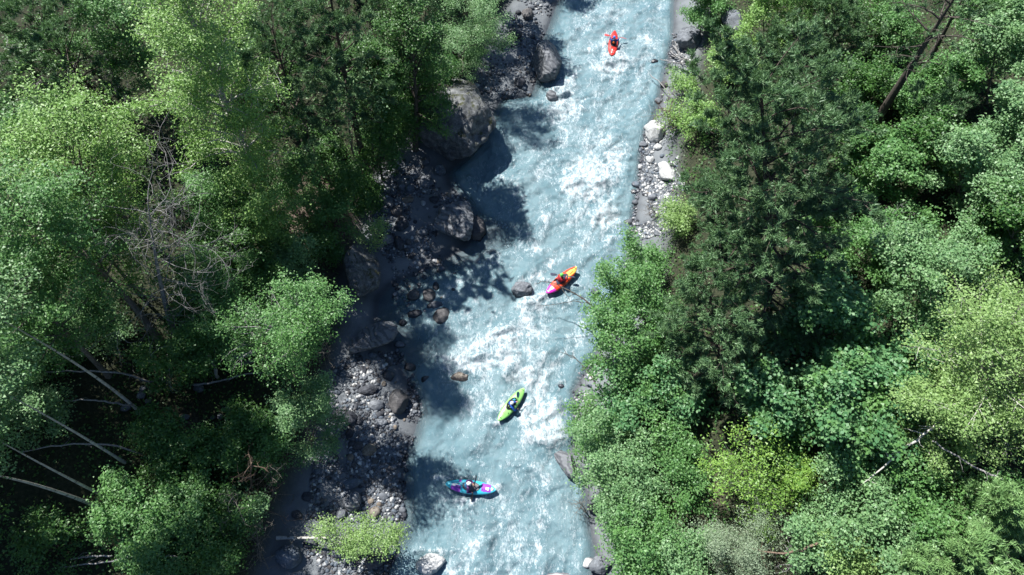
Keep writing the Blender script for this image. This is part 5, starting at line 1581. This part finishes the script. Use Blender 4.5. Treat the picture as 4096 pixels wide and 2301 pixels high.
# red kayak, facing upstream
kr, K = kayak('plain red kayak furthest upstream', (2459, 124), (2448, 222), lambda x, y, u_: 0, [PL['red']])
small_box('deck_logo', kr, -0.80, 0.03, 0.20, 0.07, PL['white'])
small_box('deck_logo', kr, -0.86, -0.05, 0.05, 0.16, PL['white'])
small_box('deck_logo', kr, -1.05, 0.05, 0.12, 0.08, PL['white'])
small_box('deck_logo', kr, -1.06, -0.05, 0.05, 0.05, PL['white'])
a, b = kpt(K, 2417, 141, 0.66), kpt(K, 2506, 153, 0.50)
make_person(K, 'person in navy jacket and blue helmet paddling the plain red kayak', a, b, (0.30, 0.70), 0.0, 0.0, 0.0, 'navy', 'black', 'blue', 'black',
            [(-0.15, 0, 0.0, 0.05, 0.085, 0.10, 'orange')], 'navy')
make_paddle(K, 'paddle with red blades held over the plain red kayak', a, b, 'redblade')

# red, lime and magenta kayak
def paint2(x, y, u_):
    if u_ < -0.2: return 0
    if x < -0.55 and u_ > 0:
        if x > -0.92 and abs(y) < 0.16 + (0.12 if x > -0.68 else 0): return 2
        return 1
    if x < -0.50 and u_ <= 0: return 1
    if x > 0.40 and abs(y + 0.05 * math.sin(x * 9)) < 0.42 * (1.25 - x) and u_ > 0.3: return 3 if abs(y) < 0.28 else 4
    if x > 0.30 and u_ > 0.3 and 0.30 < -y < 0.62: return 4
    return 0
kr, K = kayak('red kayak with magenta stern and lime bow beside the lone boulder', (2306, 1068), (2186, 1172), paint2, [PL['orange'], PL['magenta'], PL['white'], PL['lime'], PL['yellow']])
for y in (-.14, 0, .14): small_box('seat_strap', kr, -0.68, y, 0.12, 0.03, PL['black'])
a, b = kpt(K, 2200, 1098, 0.75), kpt(K, 2302, 1107, 0.60)
make_person(K, 'person in red jacket and bright green helmet', a, b, (0.30, 0.68), 0.05, 0.03, -0.25, 'red', 'darkred', 'helmet_green', 'slate',
            [(-0.14, 0, -0.02, 0.05, 0.10, 0.10, 'darkred')], 'red')
make_paddle(K, 'dark paddle held by the person in red', a, b, 'slate')

# lime green kayak
kr, K = kayak('lime green kayak below the white chute', (2096, 1553), (1993, 1682), lambda x, y, u_: 0, [PL['green']])
for k in range(5): small_box('lettering', kr, -0.78 + 0.012 * k, -0.12 + 0.06 * k, 0.045, 0.016, PL['black'], rot=0.2)
small_box('deck_mark', kr, -0.60, -0.22, 0.10, 0.05, PL['black'], rot=0.6)
small_box('deck_mark', kr, -0.66, 0.0, 0.03, 0.03, PL['black'])
small_box('deck_mark', kr, -0.66, 0.10, 0.03, 0.03, PL['black'])
a, b = kpt(K, 2071, 1566, 1.05), kpt(K, 2073, 1664, 0.10)
pr, sk = make_person(K, 'person in blue jacket and white helmet in the lime green kayak', a, b, (0.42, 0.72), 0.0, -0.10, -0.5, 'blue', 'black', 'white', 'black',
            [(-0.13, 0.05, 0.03, 0.045, 0.05, 0.06, 'lime'), (-0.14, -0.07, -0.03, 0.045, 0.045, 0.07, 'lime'), (-0.04, -0.15, 0.04, 0.05, 0.04, 0.06, 'darkred')], 'blue')
zs = lambda x, y: deck_z(x, y) + 0.052
for (x, y, rt) in ((0.33, 0.02, 0.3), (0.33, -0.02, -0.6), (0.29, 0.03, 1.5)): small_box('skirt_logo', sk, x, y, 0.14, 0.03, CL['cyan'], rot=rt, zf=zs)
make_paddle(K, 'paddle with teal blade upright beside the lime green kayak', a, b, 'teal', 0.2, 0.35)

# cyan and purple kayak
def paint4(x, y, u_):
    if u_ < -0.15: return 0
    if 0.42 < x < 0.82 and u_ > 0.2 and abs(y) < 0.75:
        if 0.60 < x < 0.72 and -0.25 < y < 0.10: return 2
        if y < -0.02 or y > 0.12 or x < 0.6: return 1 if y > -0.55 else 0
    if -0.78 < x < -0.38 and y < -0.10: return 1
    if -0.75 < x < -0.50 and abs(y - 0.02) < 0.14 and u_ > 0.5: return 2
    if 0.82 < x < 0.92 and abs(y) < 0.25 and u_ > 0.3: return 2
    if -0.48 < x < -0.38 and y > 0.55 and u_ > 0: return 1
    return 0
kr, K = kayak('cyan kayak with purple panels, furthest downstream', (1984, 1960), (1782, 1935), paint4, [PL['cyan'], PL['purple'], PL['white']])
for y in (-.10, .08): small_box('seat_strap', kr, -0.66, y, 0.16, 0.03, PL['navy'])
small_box('deck_mark', kr, 0.62, -0.05, 0.10, 0.03, PL['black'], rot=-1.2)
a, b = kpt(K, 1903, 1903, 1.10), kpt(K, 1886, 2006, 0.12)
make_person(K, 'person in teal jacket and white helmet in the cyan kayak', a, b, (0.36, 0.68), 0.0, 0.02, 0.3, 'teal', 'teal', 'white', 'grey',
            [(-0.10, 0.0, -0.05, 0.06, 0.11, 0.10, 'teal'), (0.12, -0.08, -0.04, 0.04, 0.05, 0.05, 'darkred')], 'purple')
make_paddle(K, 'black paddle dipping in beside the cyan kayak', a, b, 'black', 0.9, 1.3)
